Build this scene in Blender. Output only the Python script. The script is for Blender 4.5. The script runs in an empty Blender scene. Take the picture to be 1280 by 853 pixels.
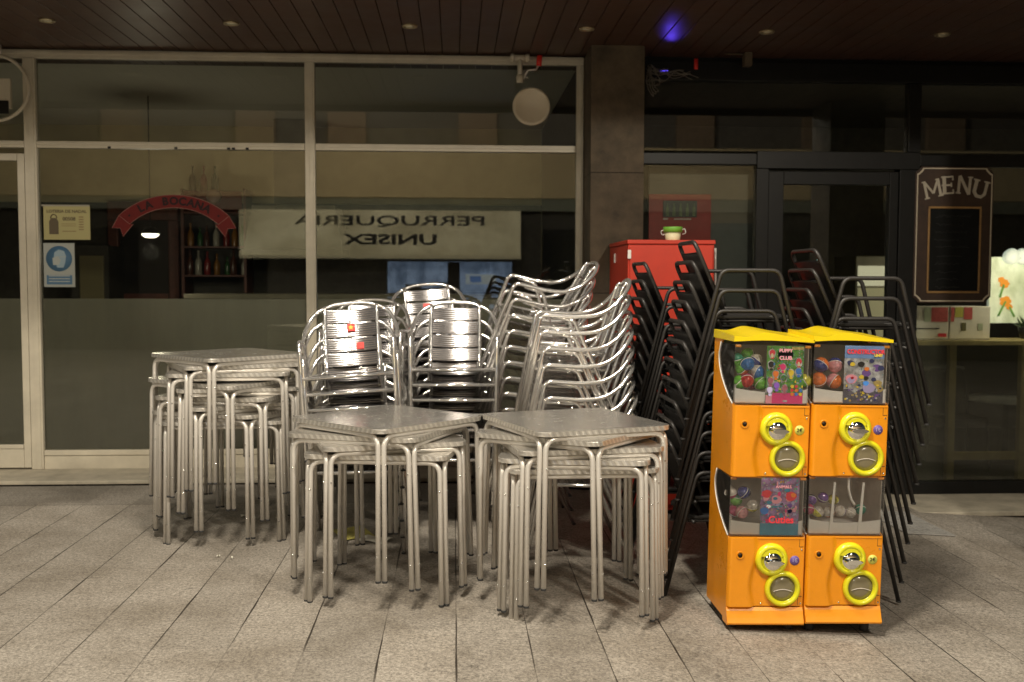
import bpy, bmesh, math, random
from mathutils import Vector, Matrix
random.seed(7)
S = bpy.context.scene
COL = S.collection
R = math.radians
PI = math.pi

# ------------------------------------------------------------------ camera
H = 1.55
F = 1300.0
p, yw, rl = R(3.35), R(3.17), R(.14)
base = Matrix(((1,0,0),(0,0,-1),(0,1,0)))
Rz = Matrix(((math.cos(yw),-math.sin(yw),0),(math.sin(yw),math.cos(yw),0),(0,0,1)))
Rx = Matrix(((1,0,0),(0,math.cos(p),-math.sin(p)),(0,math.sin(p),math.cos(p))))
Rr = Matrix(((math.cos(rl),-math.sin(rl),0),(math.sin(rl),math.cos(rl),0),(0,0,1)))
CM = Rr @ Rx @ base @ Rz
def at(px, py, Y):
    """world point on the vertical plane y = Y under photo pixel (1280x853)"""
    d = CM.transposed() @ Vector(((px-640)/F, (py-426.5)/F, 1))
    return Vector((0,0,H)) + d*(Y/d.y)
def ax(px, Y, py=400): return at(px, py, Y).x
def az(py, Y, px=640): return at(px, py, Y).z

cd = bpy.data.cameras.new('camera'); cam = bpy.data.objects.new('camera', cd); COL.objects.link(cam)
r0, r1, r2 = CM[0], CM[1], CM[2]
rot = Matrix((r0, -r1, -r2)).transposed()
cam.matrix_world = Matrix.Translation((0,0,H)) @ rot.to_4x4()
cd.sensor_width = 36; cd.lens = 36*F/1280; cd.clip_end = 500; cd.clip_start = .05
cd.dof.use_dof = True; cd.dof.focus_distance = 5.0; cd.dof.aperture_fstop = 2.6
S.camera = cam

# ------------------------------------------------------------------ materials
def nodes(name):
    m = bpy.data.materials.new(name); m.use_nodes = True
    nt = m.node_tree; return m, nt, nt.nodes['Principled BSDF'], nt.nodes['Material Output']
def N(nt, t, **kw):
    n = nt.nodes.new(t)
    for k, v in kw.items():
        if k in n.inputs: n.inputs[k].default_value = v
        else: setattr(n, k, v)
    return n
def mat(name, col, rough=.5, metal=0., var=0., vscale=12., bump=0., bscale=80., coat=0., rvar=0., spec=None):
    m, nt, b, out = nodes(name); L = nt.links.new
    b.inputs['Base Color'].default_value = (*col, 1)
    b.inputs['Roughness'].default_value = rough
    b.inputs['Metallic'].default_value = metal
    if coat: b.inputs['Coat Weight'].default_value = coat; b.inputs['Coat Roughness'].default_value = .12
    if spec is not None: b.inputs['Specular IOR Level'].default_value = spec
    if var or bump or rvar:
        tc = N(nt, 'ShaderNodeTexCoord')
    if var or rvar:
        n = N(nt, 'ShaderNodeTexNoise', Scale=vscale, Detail=6., Roughness=.65); L(tc.outputs['Object'], n.inputs['Vector'])
    if var:
        r = N(nt, 'ShaderNodeValToRGB'); L(n.outputs['Fac'], r.inputs['Fac'])
        r.color_ramp.elements[0].position = .3; r.color_ramp.elements[1].position = .7
        r.color_ramp.elements[0].color = (*[c*(1-var) for c in col], 1)
        r.color_ramp.elements[1].color = (*[min(1, c*(1+var)) for c in col], 1)
        L(r.outputs['Color'], b.inputs['Base Color'])
    if rvar:
        mr = N(nt, 'ShaderNodeMapRange'); L(n.outputs['Fac'], mr.inputs['Value'])
        mr.inputs['From Min'].default_value = .3; mr.inputs['From Max'].default_value = .7
        mr.inputs['To Min'].default_value = max(.02, rough-rvar); mr.inputs['To Max'].default_value = rough+rvar
        L(mr.outputs['Result'], b.inputs['Roughness'])
    if bump:
        n2 = N(nt, 'ShaderNodeTexNoise', Scale=bscale, Detail=4.); L(tc.outputs['Object'], n2.inputs['Vector'])
        bp = N(nt, 'ShaderNodeBump', Strength=bump, Distance=.004); L(n2.outputs['Fac'], bp.inputs['Height']); L(bp.outputs['Normal'], b.inputs['Normal'])
    return m
def emit(name, col, s):
    m, nt, b, out = nodes(name)
    b.inputs['Base Color'].default_value = (*[min(c, .8) for c in col], 1)
    b.inputs['Emission Color'].default_value = (*col, 1); b.inputs['Emission Strength'].default_value = s
    b.inputs['Roughness'].default_value = .6
    return m
def vemit(name, cols, s, sc):
    m, nt, b, out = nodes(name); L = nt.links.new
    tc = N(nt, 'ShaderNodeTexCoord'); mp = N(nt, 'ShaderNodeMapping'); mp.inputs['Scale'].default_value = sc; L(tc.outputs['Object'], mp.inputs[0])
    n = N(nt, 'ShaderNodeTexNoise', Scale=1.6, Detail=5., Roughness=.6); L(mp.outputs[0], n.inputs['Vector'])
    r = N(nt, 'ShaderNodeValToRGB'); L(n.outputs['Fac'], r.inputs['Fac']); e = r.color_ramp.elements
    e[0].position=.38; e[0].color=(*cols[0],1); e[1].position=.62; e[1].color=(*cols[1],1)
    L(r.outputs[0], b.inputs['Emission Color']); L(r.outputs[0], b.inputs['Base Color']); b.inputs['Emission Strength'].default_value = s
    return m
def busy(name, base, scale, thr=.36, sat=.75, val=.55):
    m, nt, b, out = nodes(name); L = nt.links.new
    tc = N(nt, 'ShaderNodeTexCoord'); nz = N(nt, 'ShaderNodeTexNoise', Scale=scale*1.6, Detail=3.); L(tc.outputs['Object'], nz.inputs['Vector'])
    ad = N(nt, 'ShaderNodeMixRGB', blend_type='ADD', Fac=.012); L(tc.outputs['Object'], ad.inputs[1]); L(nz.outputs['Color'], ad.inputs[2])
    v = N(nt, 'ShaderNodeTexVoronoi', Scale=scale); L(ad.outputs[0], v.inputs['Vector'])
    hs = N(nt, 'ShaderNodeHueSaturation', Saturation=1.+sat, Value=val); L(v.outputs['Color'], hs.inputs['Color'])
    lt = N(nt, 'ShaderNodeMath', operation='LESS_THAN'); L(v.outputs['Distance'], lt.inputs[0]); lt.inputs[1].default_value = thr
    bn = N(nt, 'ShaderNodeTexNoise', Scale=scale*.4, Detail=4.); L(tc.outputs['Object'], bn.inputs['Vector'])
    br = N(nt, 'ShaderNodeValToRGB'); L(bn.outputs['Fac'], br.inputs['Fac']); e = br.color_ramp.elements
    e[0].position=.35; e[0].color=(*[c*.45 for c in base],1); e[1].position=.65; e[1].color=(*[min(1,c*1.35) for c in base],1)
    mx = N(nt, 'ShaderNodeMixRGB'); L(lt.outputs[0], mx.inputs[0]); L(br.outputs[0], mx.inputs[1]); L(hs.outputs[0], mx.inputs[2])
    L(mx.outputs[0], b.inputs['Base Color']); b.inputs['Roughness'].default_value = .35
    return m
def glassmat(name, tint, ior=1.5, rough=0.0):
    m, nt, b, out = nodes(name); L = nt.links.new
    nt.nodes.remove(b)
    tr = N(nt, 'ShaderNodeBsdfTransparent', Color=(*tint, 1)); gl = N(nt, 'ShaderNodeBsdfGlossy', Roughness=rough)
    fr = N(nt, 'ShaderNodeFresnel', IOR=ior); mx = N(nt, 'ShaderNodeMixShader')
    L(fr.outputs[0], mx.inputs[0]); L(tr.outputs[0], mx.inputs[1]); L(gl.outputs[0], mx.inputs[2]); L(mx.outputs[0], out.inputs['Surface'])
    return m
def hazy(name, tint, ior, haze):
    m = glassmat(name, tint, ior); nt = m.node_tree; L = nt.links.new
    mx = [n for n in nt.nodes if n.type == 'MIX_SHADER'][0]; out = nt.nodes['Material Output']
    df = N(nt, 'ShaderNodeBsdfDiffuse', Color=(.75,.70,.62,1)); m2 = N(nt, 'ShaderNodeMixShader', Fac=haze)
    L(mx.outputs[0], m2.inputs[1]); L(df.outputs[0], m2.inputs[2]); L(m2.outputs[0], out.inputs['Surface'])
    return m
def filmmat(name, col, op):
    m, nt, b, out = nodes(name); L = nt.links.new
    tr = N(nt, 'ShaderNodeBsdfTransparent', Color=(1,1,1,1)); mx = N(nt, 'ShaderNodeMixShader', Fac=op)
    b.inputs['Base Color'].default_value = (*col, 1); b.inputs['Roughness'].default_value = .6
    L(tr.outputs[0], mx.inputs[1]); L(b.outputs[0], mx.inputs[2]); L(mx.outputs[0], out.inputs['Surface'])
    return m

def smear(m, base, op):
    nt = m.node_tree; L = nt.links.new; b = nt.nodes['Principled BSDF']; mx = [n for n in nt.nodes if n.type == 'MIX_SHADER'][0]
    tc = N(nt, 'ShaderNodeTexCoord'); mp = N(nt, 'ShaderNodeMapping'); mp.inputs['Scale'].default_value = (3.2,1,.7); L(tc.outputs['Object'], mp.inputs[0])
    n = N(nt, 'ShaderNodeTexNoise', Scale=2.2, Detail=8., Roughness=.72); L(mp.outputs[0], n.inputs['Vector'])
    r = N(nt, 'ShaderNodeMapRange'); L(n.outputs['Fac'], r.inputs['Value']); r.inputs['From Min'].default_value=.3; r.inputs['From Max'].default_value=.7; r.inputs['To Min'].default_value=op-.06; r.inputs['To Max'].default_value=op+.05; L(r.outputs[0], mx.inputs[0])
    return m
def paving():
    m, nt, b, out = nodes('granite_paving'); L = nt.links.new
    tc = N(nt, 'ShaderNodeTexCoord'); sep = N(nt, 'ShaderNodeSeparateXYZ'); L(tc.outputs['Object'], sep.inputs[0])
    def M(op, a, bb=None, c=None):
        n = N(nt, 'ShaderNodeMath', operation=op)
        for i, v in enumerate((a, bb, c)):
            if v is None: continue
            if isinstance(v, (int, float)): n.inputs[i].default_value = v
            else: L(v, n.inputs[i])
        return n.outputs[0]
    W = .319
    wob = N(nt, 'ShaderNodeTexNoise', Scale=3.2, Detail=4.); L(tc.outputs['Object'], wob.inputs['Vector'])
    u = M('DIVIDE', M('ADD', M('ADD', sep.outputs['X'], -.006), M('MULTIPLY', M('SUBTRACT', wob.outputs['Fac'], .5), .008)), W)
    cell = M('FLOOR', u); fx = M('FRACT', u)
    ex = M('MULTIPLY', M('MINIMUM', fx, M('SUBTRACT', 1., fx)), W)           # distance to long joint
    wn = N(nt, 'ShaderNodeTexWhiteNoise', noise_dimensions='1D'); L(cell, wn.inputs['W'])
    v = M('ADD', M('DIVIDE', sep.outputs['Y'], 1.61), wn.outputs['Value'])
    rowc = M('FLOOR', v); fy = M('FRACT', v)
    ey = M('MULTIPLY', M('MINIMUM', fy, M('SUBTRACT', 1., fy)), 1.61)
    jn = N(nt, 'ShaderNodeTexNoise', Scale=2.3, Detail=3.); L(tc.outputs['Object'], jn.inputs['Vector'])
    jw = N(nt, 'ShaderNodeMapRange'); L(jn.outputs['Fac'], jw.inputs['Value'])
    jw.inputs['From Min'].default_value=.38; jw.inputs['From Max'].default_value=.62; jw.inputs['To Min'].default_value=.0018; jw.inputs['To Max'].default_value=.0046
    jx = M('LESS_THAN', ex, jw.outputs[0]); jy = M('MULTIPLY', M('LESS_THAN', ey, .0012), .45)
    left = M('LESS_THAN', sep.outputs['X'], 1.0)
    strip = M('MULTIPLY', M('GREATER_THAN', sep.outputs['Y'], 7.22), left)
    jn2 = N(nt, 'ShaderNodeTexNoise', Scale=1.1, Detail=2.); L(tc.outputs['Object'], jn2.inputs['Vector'])
    fade = N(nt, 'ShaderNodeMapRange'); L(M('ADD', jn2.outputs['Fac'], M('MULTIPLY', wn.outputs['Value'], .16)), fade.inputs['Value'])
    fade.inputs['From Min'].default_value=.43; fade.inputs['From Max'].default_value=.55; fade.inputs['To Min'].default_value=.25; fade.inputs['To Max'].default_value=1.
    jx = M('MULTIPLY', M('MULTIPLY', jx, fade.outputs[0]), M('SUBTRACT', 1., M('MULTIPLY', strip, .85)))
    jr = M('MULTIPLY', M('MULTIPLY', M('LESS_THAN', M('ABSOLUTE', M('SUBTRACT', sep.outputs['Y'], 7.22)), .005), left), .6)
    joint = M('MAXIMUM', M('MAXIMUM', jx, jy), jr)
    # speckle + slab tone + stains
    sp = N(nt, 'ShaderNodeTexNoise', Scale=82., Detail=4., Roughness=.85); L(tc.outputs['Object'], sp.inputs['Vector'])
    md = N(nt, 'ShaderNodeTexNoise', Scale=38., Detail=5., Roughness=.75); L(tc.outputs['Object'], md.inputs['Vector'])
    st = N(nt, 'ShaderNodeTexNoise', Scale=1.7, Detail=7., Roughness=.68); L(tc.outputs['Object'], st.inputs['Vector'])
    cmb = N(nt, 'ShaderNodeCombineXYZ'); L(cell, cmb.inputs[0]); L(rowc, cmb.inputs[1])
    wt = N(nt, 'ShaderNodeTexWhiteNoise', noise_dimensions='3D'); L(cmb.outputs[0], wt.inputs['Vector'])
    r1 = N(nt, 'ShaderNodeValToRGB'); L(M('ADD', M('MULTIPLY', sp.outputs['Fac'], .68), M('MULTIPLY', md.outputs['Fac'], .32)), r1.inputs['Fac'])
    e = r1.color_ramp.elements; e[0].position=.37; e[0].color=(.085,.075,.064,1); e[1].position=.63; e[1].color=(.50,.455,.39,1)
    x1 = N(nt, 'ShaderNodeValToRGB'); L(st.outputs['Fac'], x1.inputs['Fac'])
    e = x1.color_ramp.elements; e[0].position=.36; e[0].color=(.70,.68,.65,1); e[1].position=.58; e[1].color=(1,1,1,1)
    mul = N(nt, 'ShaderNodeMixRGB', blend_type='MULTIPLY', Fac=1.); L(r1.outputs[0], mul.inputs[1]); L(x1.outputs[0], mul.inputs[2])
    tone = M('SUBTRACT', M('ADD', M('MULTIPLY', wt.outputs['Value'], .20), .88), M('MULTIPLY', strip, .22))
    mul2 = N(nt, 'ShaderNodeMixRGB', blend_type='MULTIPLY', Fac=1.); L(mul.outputs[0], mul2.inputs[1]); L(tone, mul2.inputs[2])
    # gum / grease spots
    vo = N(nt, 'ShaderNodeTexVoronoi', Scale=3.6); vo.inputs['Randomness'].default_value=1.; 
    wv = N(nt, 'ShaderNodeMixRGB', blend_type='ADD', Fac=.06); L(tc.outputs['Object'], wv.inputs[1]); L(md.outputs['Color'], wv.inputs[2]); L(wv.outputs[0], vo.inputs['Vector'])
    gum = N(nt, 'ShaderNodeMapRange'); L(vo.outputs['Distance'], gum.inputs['Value']); gum.inputs['From Min'].default_value=.035; gum.inputs['From Max'].default_value=.06; gum.inputs['To Min'].default_value=.55; gum.inputs['To Max'].default_value=0
    mg = N(nt, 'ShaderNodeMixRGB'); L(gum.outputs[0], mg.inputs[0]); L(mul2.outputs[0], mg.inputs[1]); mg.inputs[2].default_value=(.05,.045,.04,1)
    mj = N(nt, 'ShaderNodeMixRGB'); L(joint, mj.inputs[0]); L(mg.outputs[0], mj.inputs[1]); mj.inputs[2].default_value=(.03,.024,.018,1)
    L(mj.outputs[0], b.inputs['Base Color']); b.inputs['Roughness'].default_value=.62; b.inputs['Specular IOR Level'].default_value=.35
    hgt = M('SUBTRACT', M('MULTIPLY', md.outputs['Fac'], .5), M('MULTIPLY', joint, 1.5))
    bp = N(nt, 'ShaderNodeBump', Strength=.5, Distance=.003); L(hgt, bp.inputs['Height']); L(bp.outputs[0], b.inputs['Normal'])
    return m

def tabletop_mat():
    m, nt, b, out = nodes('pressed_steel'); L = nt.links.new
    tc = N(nt, 'ShaderNodeTexCoord')
    b.inputs['Metallic'].default_value = .82
    n = N(nt, 'ShaderNodeTexNoise', Scale=16., Detail=9., Roughness=.75); L(tc.outputs['Object'], n.inputs['Vector'])
    r = N(nt, 'ShaderNodeValToRGB'); L(n.outputs['Fac'], r.inputs['Fac'])
    e = r.color_ramp.elements; e[0].position=.30; e[0].color=(.60,.575,.53,1); e[1].position=.72; e[1].color=(.74,.715,.67,1)
    L(r.outputs[0], b.inputs['Base Color'])
    mr = N(nt, 'ShaderNodeMapRange'); L(n.outputs['Fac'], mr.inputs['Value']); mr.inputs['From Min'].default_value=.3; mr.inputs['From Max'].default_value=.7; mr.inputs['To Min'].default_value=.14; mr.inputs['To Max'].default_value=.30
    L(mr.outputs[0], b.inputs['Roughness'])
    v = N(nt, 'ShaderNodeTexVoronoi', Scale=34.); L(tc.outputs['Object'], v.inputs['Vector'])
    w = N(nt, 'ShaderNodeMath', operation='SINE'); ml = N(nt, 'ShaderNodeMath', operation='MULTIPLY'); ml.inputs[1].default_value=60.; L(v.outputs['Distance'], ml.inputs[0]); L(ml.outputs[0], w.inputs[0])
    bp = N(nt, 'ShaderNodeBump', Strength=.05, Distance=.002); L(w.outputs[0], bp.inputs['Height']); L(bp.outputs[0], b.inputs['Normal'])
    return m
def rim_mat():
    m, nt, b, out = nodes('embossed_rim'); L = nt.links.new
    tc = N(nt, 'ShaderNodeTexCoord'); sep = N(nt, 'ShaderNodeSeparateXYZ'); L(tc.outputs['Object'], sep.inputs[0])
    a = N(nt, 'ShaderNodeMath', operation='ADD'); L(sep.outputs[0], a.inputs[0]); L(sep.outputs[1], a.inputs[1])
    z = N(nt, 'ShaderNodeMath', operation='MULTIPLY_ADD'); L(sep.outputs[2], z.inputs[0]); z.inputs[1].default_value=.55; L(a.outputs[0], z.inputs[2])
    k = N(nt, 'ShaderNodeMath', operation='MULTIPLY'); L(z.outputs[0], k.inputs[0]); k.inputs[1].default_value=2*PI/.033
    s = N(nt, 'ShaderNodeMath', operation='SINE'); L(k.outputs[0], s.inputs[0])
    r = N(nt, 'ShaderNodeValToRGB'); L(s.outputs[0], r.inputs['Fac']); e = r.color_ramp.elements
    e[0].position=.0; e[0].color=(.64,.61,.56,1); e[1].position=.2; e[1].color=(.82,.79,.73,1)
    L(r.outputs[0], b.inputs['Base Color']); b.inputs['Metallic'].default_value=.7; b.inputs['Roughness'].default_value=.34
    bp = N(nt, 'ShaderNodeBump', Strength=.25, Distance=.003); L(s.outputs[0], bp.inputs['Height']); L(bp.outputs[0], b.inputs['Normal'])
    return m

MT = dict(
    paving=paving(), top=tabletop_mat(), rim=rim_mat(),
    alu=mat('polished_aluminium', (.92,.905,.88), .15, .86, rvar=.03, vscale=8),
    slat=mat('brushed_aluminium', (.43,.415,.415), .145, .93, rvar=.02, vscale=8),
    satin=mat('satin_aluminium', (.74,.71,.66), .30, .38, var=.05, vscale=6, rvar=.03),
    rubber=mat('black_rubber', (.03,.03,.03), .7),
    screw=mat('screw_steel', (.8,.8,.78), .15, 1.),
    red=mat('red_sticker', (.75,.03,.02), .4),
    black=mat('black_powder_coat', (.020,.018,.0165), .46, .0, rvar=.08, vscale=40, bump=.12, bscale=300),
    sling=mat('black_plastic_panel', (.022,.021,.02), .5, bump=.1, bscale=200),
    orange=mat('orange_plastic', (.78,.285,.006), .34, 0., var=.09, vscale=5, coat=.25, rvar=.12),
    yellow=mat('yellow_plastic', (.80,.60,.010), .3, 0., var=.04, vscale=9, coat=.3),
    lime=mat('yellow_green_plastic', (.70,.66,.015), .3, 0., coat=.3),
    chrome=mat('chrome', (.85,.84,.80), .08, 1.),
    flap=mat('smoky_flap', (.20,.17,.10), .22, 0., coat=.4),
    darkhole=mat('dark_recess', (.02,.015,.01), .5),
    white=mat('white_plastic', (.72,.70,.65), .45, var=.04),
    greyback=mat('grey_back_panel', (.58,.53,.47), .5, var=.15),
    frame=mat('cream_lacquered_frame', (.58,.53,.42), .42, 0., var=.10, vscale=5, bump=.05, bscale=60),
    kick=mat('cream_kick_panel', (.56,.51,.40), .5, var=.14, vscale=3.5),
    ventp=mat('cream_vent_plastic', (.80,.72,.56), .45),
    dullbeige=mat('dull_beige_steel', (.20,.18,.13), .5, var=.2, vscale=3),
    sill=mat('stone_sill', (.40,.36,.28), .55, var=.25, vscale=7, bump=.2, bscale=60),
    dframe=mat('black_lacquered_frame', (.008,.008,.0075), .42, var=.2, spec=.3),
    column=mat('rough_stone_cladding', (.088,.066,.040), .75, var=.45, vscale=5, bump=.5, bscale=40),
    plank=mat('varnished_brown_plank', (.070,.034,.022), .40, var=.22, vscale=3, rvar=.06),
    gap=mat('dark_gap', (.01,.007,.005), .8),
    glass=glassmat('window_glass', (.90,.92,.88), 1.62),
    clear=hazy('clear_acrylic', (.98,.98,.98), 1.4, .018),
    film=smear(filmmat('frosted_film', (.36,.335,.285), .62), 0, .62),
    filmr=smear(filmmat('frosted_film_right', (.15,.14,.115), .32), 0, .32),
    paper=mat('paper', (.74,.72,.62), .7, var=.05),
    cabinet=mat('red_painted_metal', (.50,.036,.016), .38, var=.10, vscale=4, bump=.06, bscale=50),
    wallb=mat('beige_plaster', (.55,.47,.30), .8, var=.12, vscale=2),
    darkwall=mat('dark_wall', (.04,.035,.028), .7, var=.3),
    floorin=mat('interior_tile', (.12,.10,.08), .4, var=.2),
    brownw=mat('dark_red_wood', (.10,.025,.015), .5, var=.3),
    ceilin=mat('interior_ceiling', (.75,.71,.60), .8),
    asphalt=mat('street_stone', (.17,.155,.14), .7, var=.3),
    pine=mat('pale_wood', (.66,.54,.24), .5, var=.2),
    carton=mat('white_carton', (.74,.70,.64), .6, var=.08),
)

def scuff(m, dark, sc=26., amt=.45):
    nt = m.node_tree; L = nt.links.new; b = nt.nodes['Principled BSDF']; src = b.inputs['Base Color'].links[0].from_socket
    tc = N(nt, 'ShaderNodeTexCoord'); mp = N(nt, 'ShaderNodeMapping'); mp.inputs['Scale'].default_value = (1,1,.35); mp.inputs['Rotation'].default_value = (0,.5,0); L(tc.outputs['Object'], mp.inputs[0])
    n = N(nt, 'ShaderNodeTexNoise', Scale=sc, Detail=9., Roughness=.8); L(mp.outputs[0], n.inputs['Vector'])
    r = N(nt, 'ShaderNodeMapRange'); L(n.outputs['Fac'], r.inputs['Value']); r.inputs['From Min'].default_value=.62; r.inputs['From Max'].default_value=.72; r.inputs['To Max'].default_value=amt
    mx = N(nt, 'ShaderNodeMixRGB'); L(r.outputs[0], mx.inputs[0]); L(src, mx.inputs[1]); mx.inputs[2].default_value=(*dark,1); L(mx.outputs[0], b.inputs['Base Color'])
scuff(MT['orange'], (.30,.10,.015)); scuff(MT['yellow'], (.40,.28,.02), 30, .4); scuff(MT['cabinet'], (.16,.02,.012), 20, .5)
scuff(MT['frame'], (.30,.25,.17), 18, .5); scuff(MT['kick'], (.28,.23,.15), 14, .55); scuff(MT['plank'], (.03,.014,.009), 9, .5)

# ------------------------------------------------------------------ mesh builder
class MB:
    def __init__(s): s.bm = bmesh.new(); s.mi = 0
    def _m(s, faces):
        for f in faces: f.material_index = s.mi
    def box(s, x0, x1, y0, y1, z0, z1, bev=0):
        x0, x1 = sorted((x0, x1)); y0, y1 = sorted((y0, y1)); z0, z1 = sorted((z0, z1))
        v = [s.bm.verts.new((x,y,z)) for z in (z0,z1) for y in (y0,y1) for x in (x0,x1)]
        fs = [s.bm.faces.new([v[i] for i in q]) for q in ((0,2,3,1),(4,5,7,6),(0,1,5,4),(2,6,7,3),(0,4,6,2),(1,3,7,5))]
        s._m(fs)
        if bev:
            es = list({e for f in fs for e in f.edges})
            r = bmesh.ops.bevel(s.bm, geom=es, offset=bev, segments=2, profile=.5, affect='EDGES')
            s._m(r['faces'])
        return s
    def tube(s, pts, r, seg=10, caps=True, closed=False):
        pts = [Vector(q) for q in pts]; n = len(pts)
        tg = []
        for i in range(n):
            a = pts[i-1] if (i or closed) else pts[0]; b = pts[(i+1) % n] if (i < n-1 or closed) else pts[-1]
            tg.append((b-a).normalized())
        up = Vector((0,0,1)) if abs(tg[0].z) < .9 else Vector((1,0,0))
        nr = (up - tg[0]*up.dot(tg[0])).normalized(); rings = []
        for i in range(n):
            nr = (nr - tg[i]*nr.dot(tg[i])).normalized(); bn = tg[i].cross(nr)
            rr = r[i] if isinstance(r, (list, tuple)) else r
            rings.append([s.bm.verts.new(pts[i] + (nr*math.cos(a)+bn*math.sin(a))*rr) for a in [2*PI*k/seg for k in range(seg)]])
        fs = []
        for i in range(n if closed else n-1):
            A, B = rings[i], rings[(i+1) % n]
            for k in range(seg): fs.append(s.bm.faces.new((A[k], A[(k+1)%seg], B[(k+1)%seg], B[k])))
        if caps and not closed:
            fs.append(s.bm.faces.new(rings[0][::-1])); fs.append(s.bm.faces.new(rings[-1]))
        for f in fs: f.smooth = True
        s._m(fs); return s
    def lathe(s, prof, c=(0,0,0), axis='Z', seg=28):
        """prof: list of (radius, height along axis)"""
        c = Vector(c); rings = []
        for (r, h) in prof:
            ring = []
            for k in range(seg):
                a = 2*PI*k/seg; x, y = r*math.cos(a), r*math.sin(a)
                q = Vector((x,y,h)) if axis == 'Z' else (Vector((x,-h,y)) if axis == 'Y' else Vector((h,x,y)))
                ring.append(s.bm.verts.new(c+q))
            rings.append(ring)
        fs = []
        for i in range(len(rings)-1):
            for k in range(seg): fs.append(s.bm.faces.new((rings[i][k], rings[i][(k+1)%seg], rings[i+1][(k+1)%seg], rings[i+1][k])))
        if prof[0][0] > 1e-5: fs.append(s.bm.faces.new(rings[0][::-1]))
        if prof[-1][0] > 1e-5: fs.append(s.bm.faces.new(rings[-1]))
        for f in fs: f.smooth = True
        s._m(fs); return s
    def prism(s, poly, d0, d1, axis='Y', smooth=False, bev=0):
        """poly in the plane perpendicular to axis: Y -> (x,z), X -> (y,z), Z -> (x,y)"""
        def P(a, b, d): return (a,d,b) if axis == 'Y' else ((d,a,b) if axis == 'X' else (a,b,d))
        A = [s.bm.verts.new(P(a,b,d0)) for a,b in poly]; B = [s.bm.verts.new(P(a,b,d1)) for a,b in poly]
        n = len(poly); fs = [s.bm.faces.new(A), s.bm.faces.new(B[::-1])]
        side = [s.bm.faces.new((A[i], B[i], B[(i+1)%n], A[(i+1)%n])) for i in range(n)]
        if smooth:
            for f in side: f.smooth = True
        fs += side; s._m(fs)
        if bev:
            es = [e for f in fs[:2] for e in f.edges]
            r = bmesh.ops.bevel(s.bm, geom=list(set(es)), offset=bev, segments=2, profile=.5, affect='EDGES'); s._m(r['faces'])
        return s
    def sheet(s, fn, nu, nv, smooth=True):
        V = [[s.bm.verts.new(fn(i/nu, j/nv)) for j in range(nv+1)] for i in range(nu+1)]
        fs = [s.bm.faces.new((V[i][j], V[i+1][j], V[i+1][j+1], V[i][j+1])) for i in range(nu) for j in range(nv)]
        for f in fs: f.smooth = smooth
        s._m(fs); return s
    def sphere(s, c, r, sx=1, sy=1, sz=1, u=20, v=12):
        res = bmesh.ops.create_uvsphere(s.bm, u_segments=u, v_segments=v, radius=r, matrix=Matrix.Translation(c) @ Matrix.Diagonal((sx,sy,sz,1)))
        fs = {f for q in res['verts'] for f in q.link_faces}
        for f in fs: f.smooth = True
        s._m(fs); return s
    def build(s, name, mats, parent=None, weld=False):
        bmesh.ops.recalc_face_normals(s.bm, faces=s.bm.faces)
        me = bpy.data.meshes.new(name); s.bm.to_mesh(me); s.bm.free()
        for m in (mats if isinstance(mats, (list, tuple)) else [mats]): me.materials.append(MT[m] if isinstance(m, str) else m)
        o = bpy.data.objects.new(name, me); COL.objects.link(o)
        if parent: o.parent = parent
        return o
def fillet(pts, rad, n=6):
    pts = [Vector(q) for q in pts]; out = [pts[0]]
    for i in range(1, len(pts)-1):
        a, b, c = pts[i-1], pts[i], pts[i+1]
        r = rad[i-1] if isinstance(rad, (list, tuple)) else rad
        u, v = (a-b).normalized(), (c-b).normalized()
        half = u.angle(v)/2
        d = min(r/math.tan(half), (a-b).length*.49, (c-b).length*.49)
        p0, p1 = b+u*d, b+v*d
        for k in range(n+1):
            t = k/n; out.append(p0*(1-t)**2 + b*2*t*(1-t) + p1*t*t)
    out.append(pts[-1]); return out
def catmull(pts, n=6):
    P = [Vector(q) for q in pts]; P = [P[0]*2-P[1]] + P + [P[-1]*2-P[-2]]; out = []
    for i in range(1, len(P)-2):
        a, b, c, d = P[i-1:i+3]
        for k in range(n):
            t = k/n
            out.append(.5*((2*b) + (c-a)*t + (2*a-5*b+4*c-d)*t*t + (3*b-a-3*c+d)*t**3))
    out.append(P[-2]); return out
def rrect(w, d, r, n=5):
    out = []
    for cx, cy, a0 in ((w/2-r, d/2-r, 0), (-w/2+r, d/2-r, 90), (-w/2+r, -d/2+r, 180), (w/2-r, -d/2+r, 270)):
        for k in range(n+1):
            a = R(a0+90*k/n); out.append((cx+r*math.cos(a), cy+r*math.sin(a)))
    return out

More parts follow.
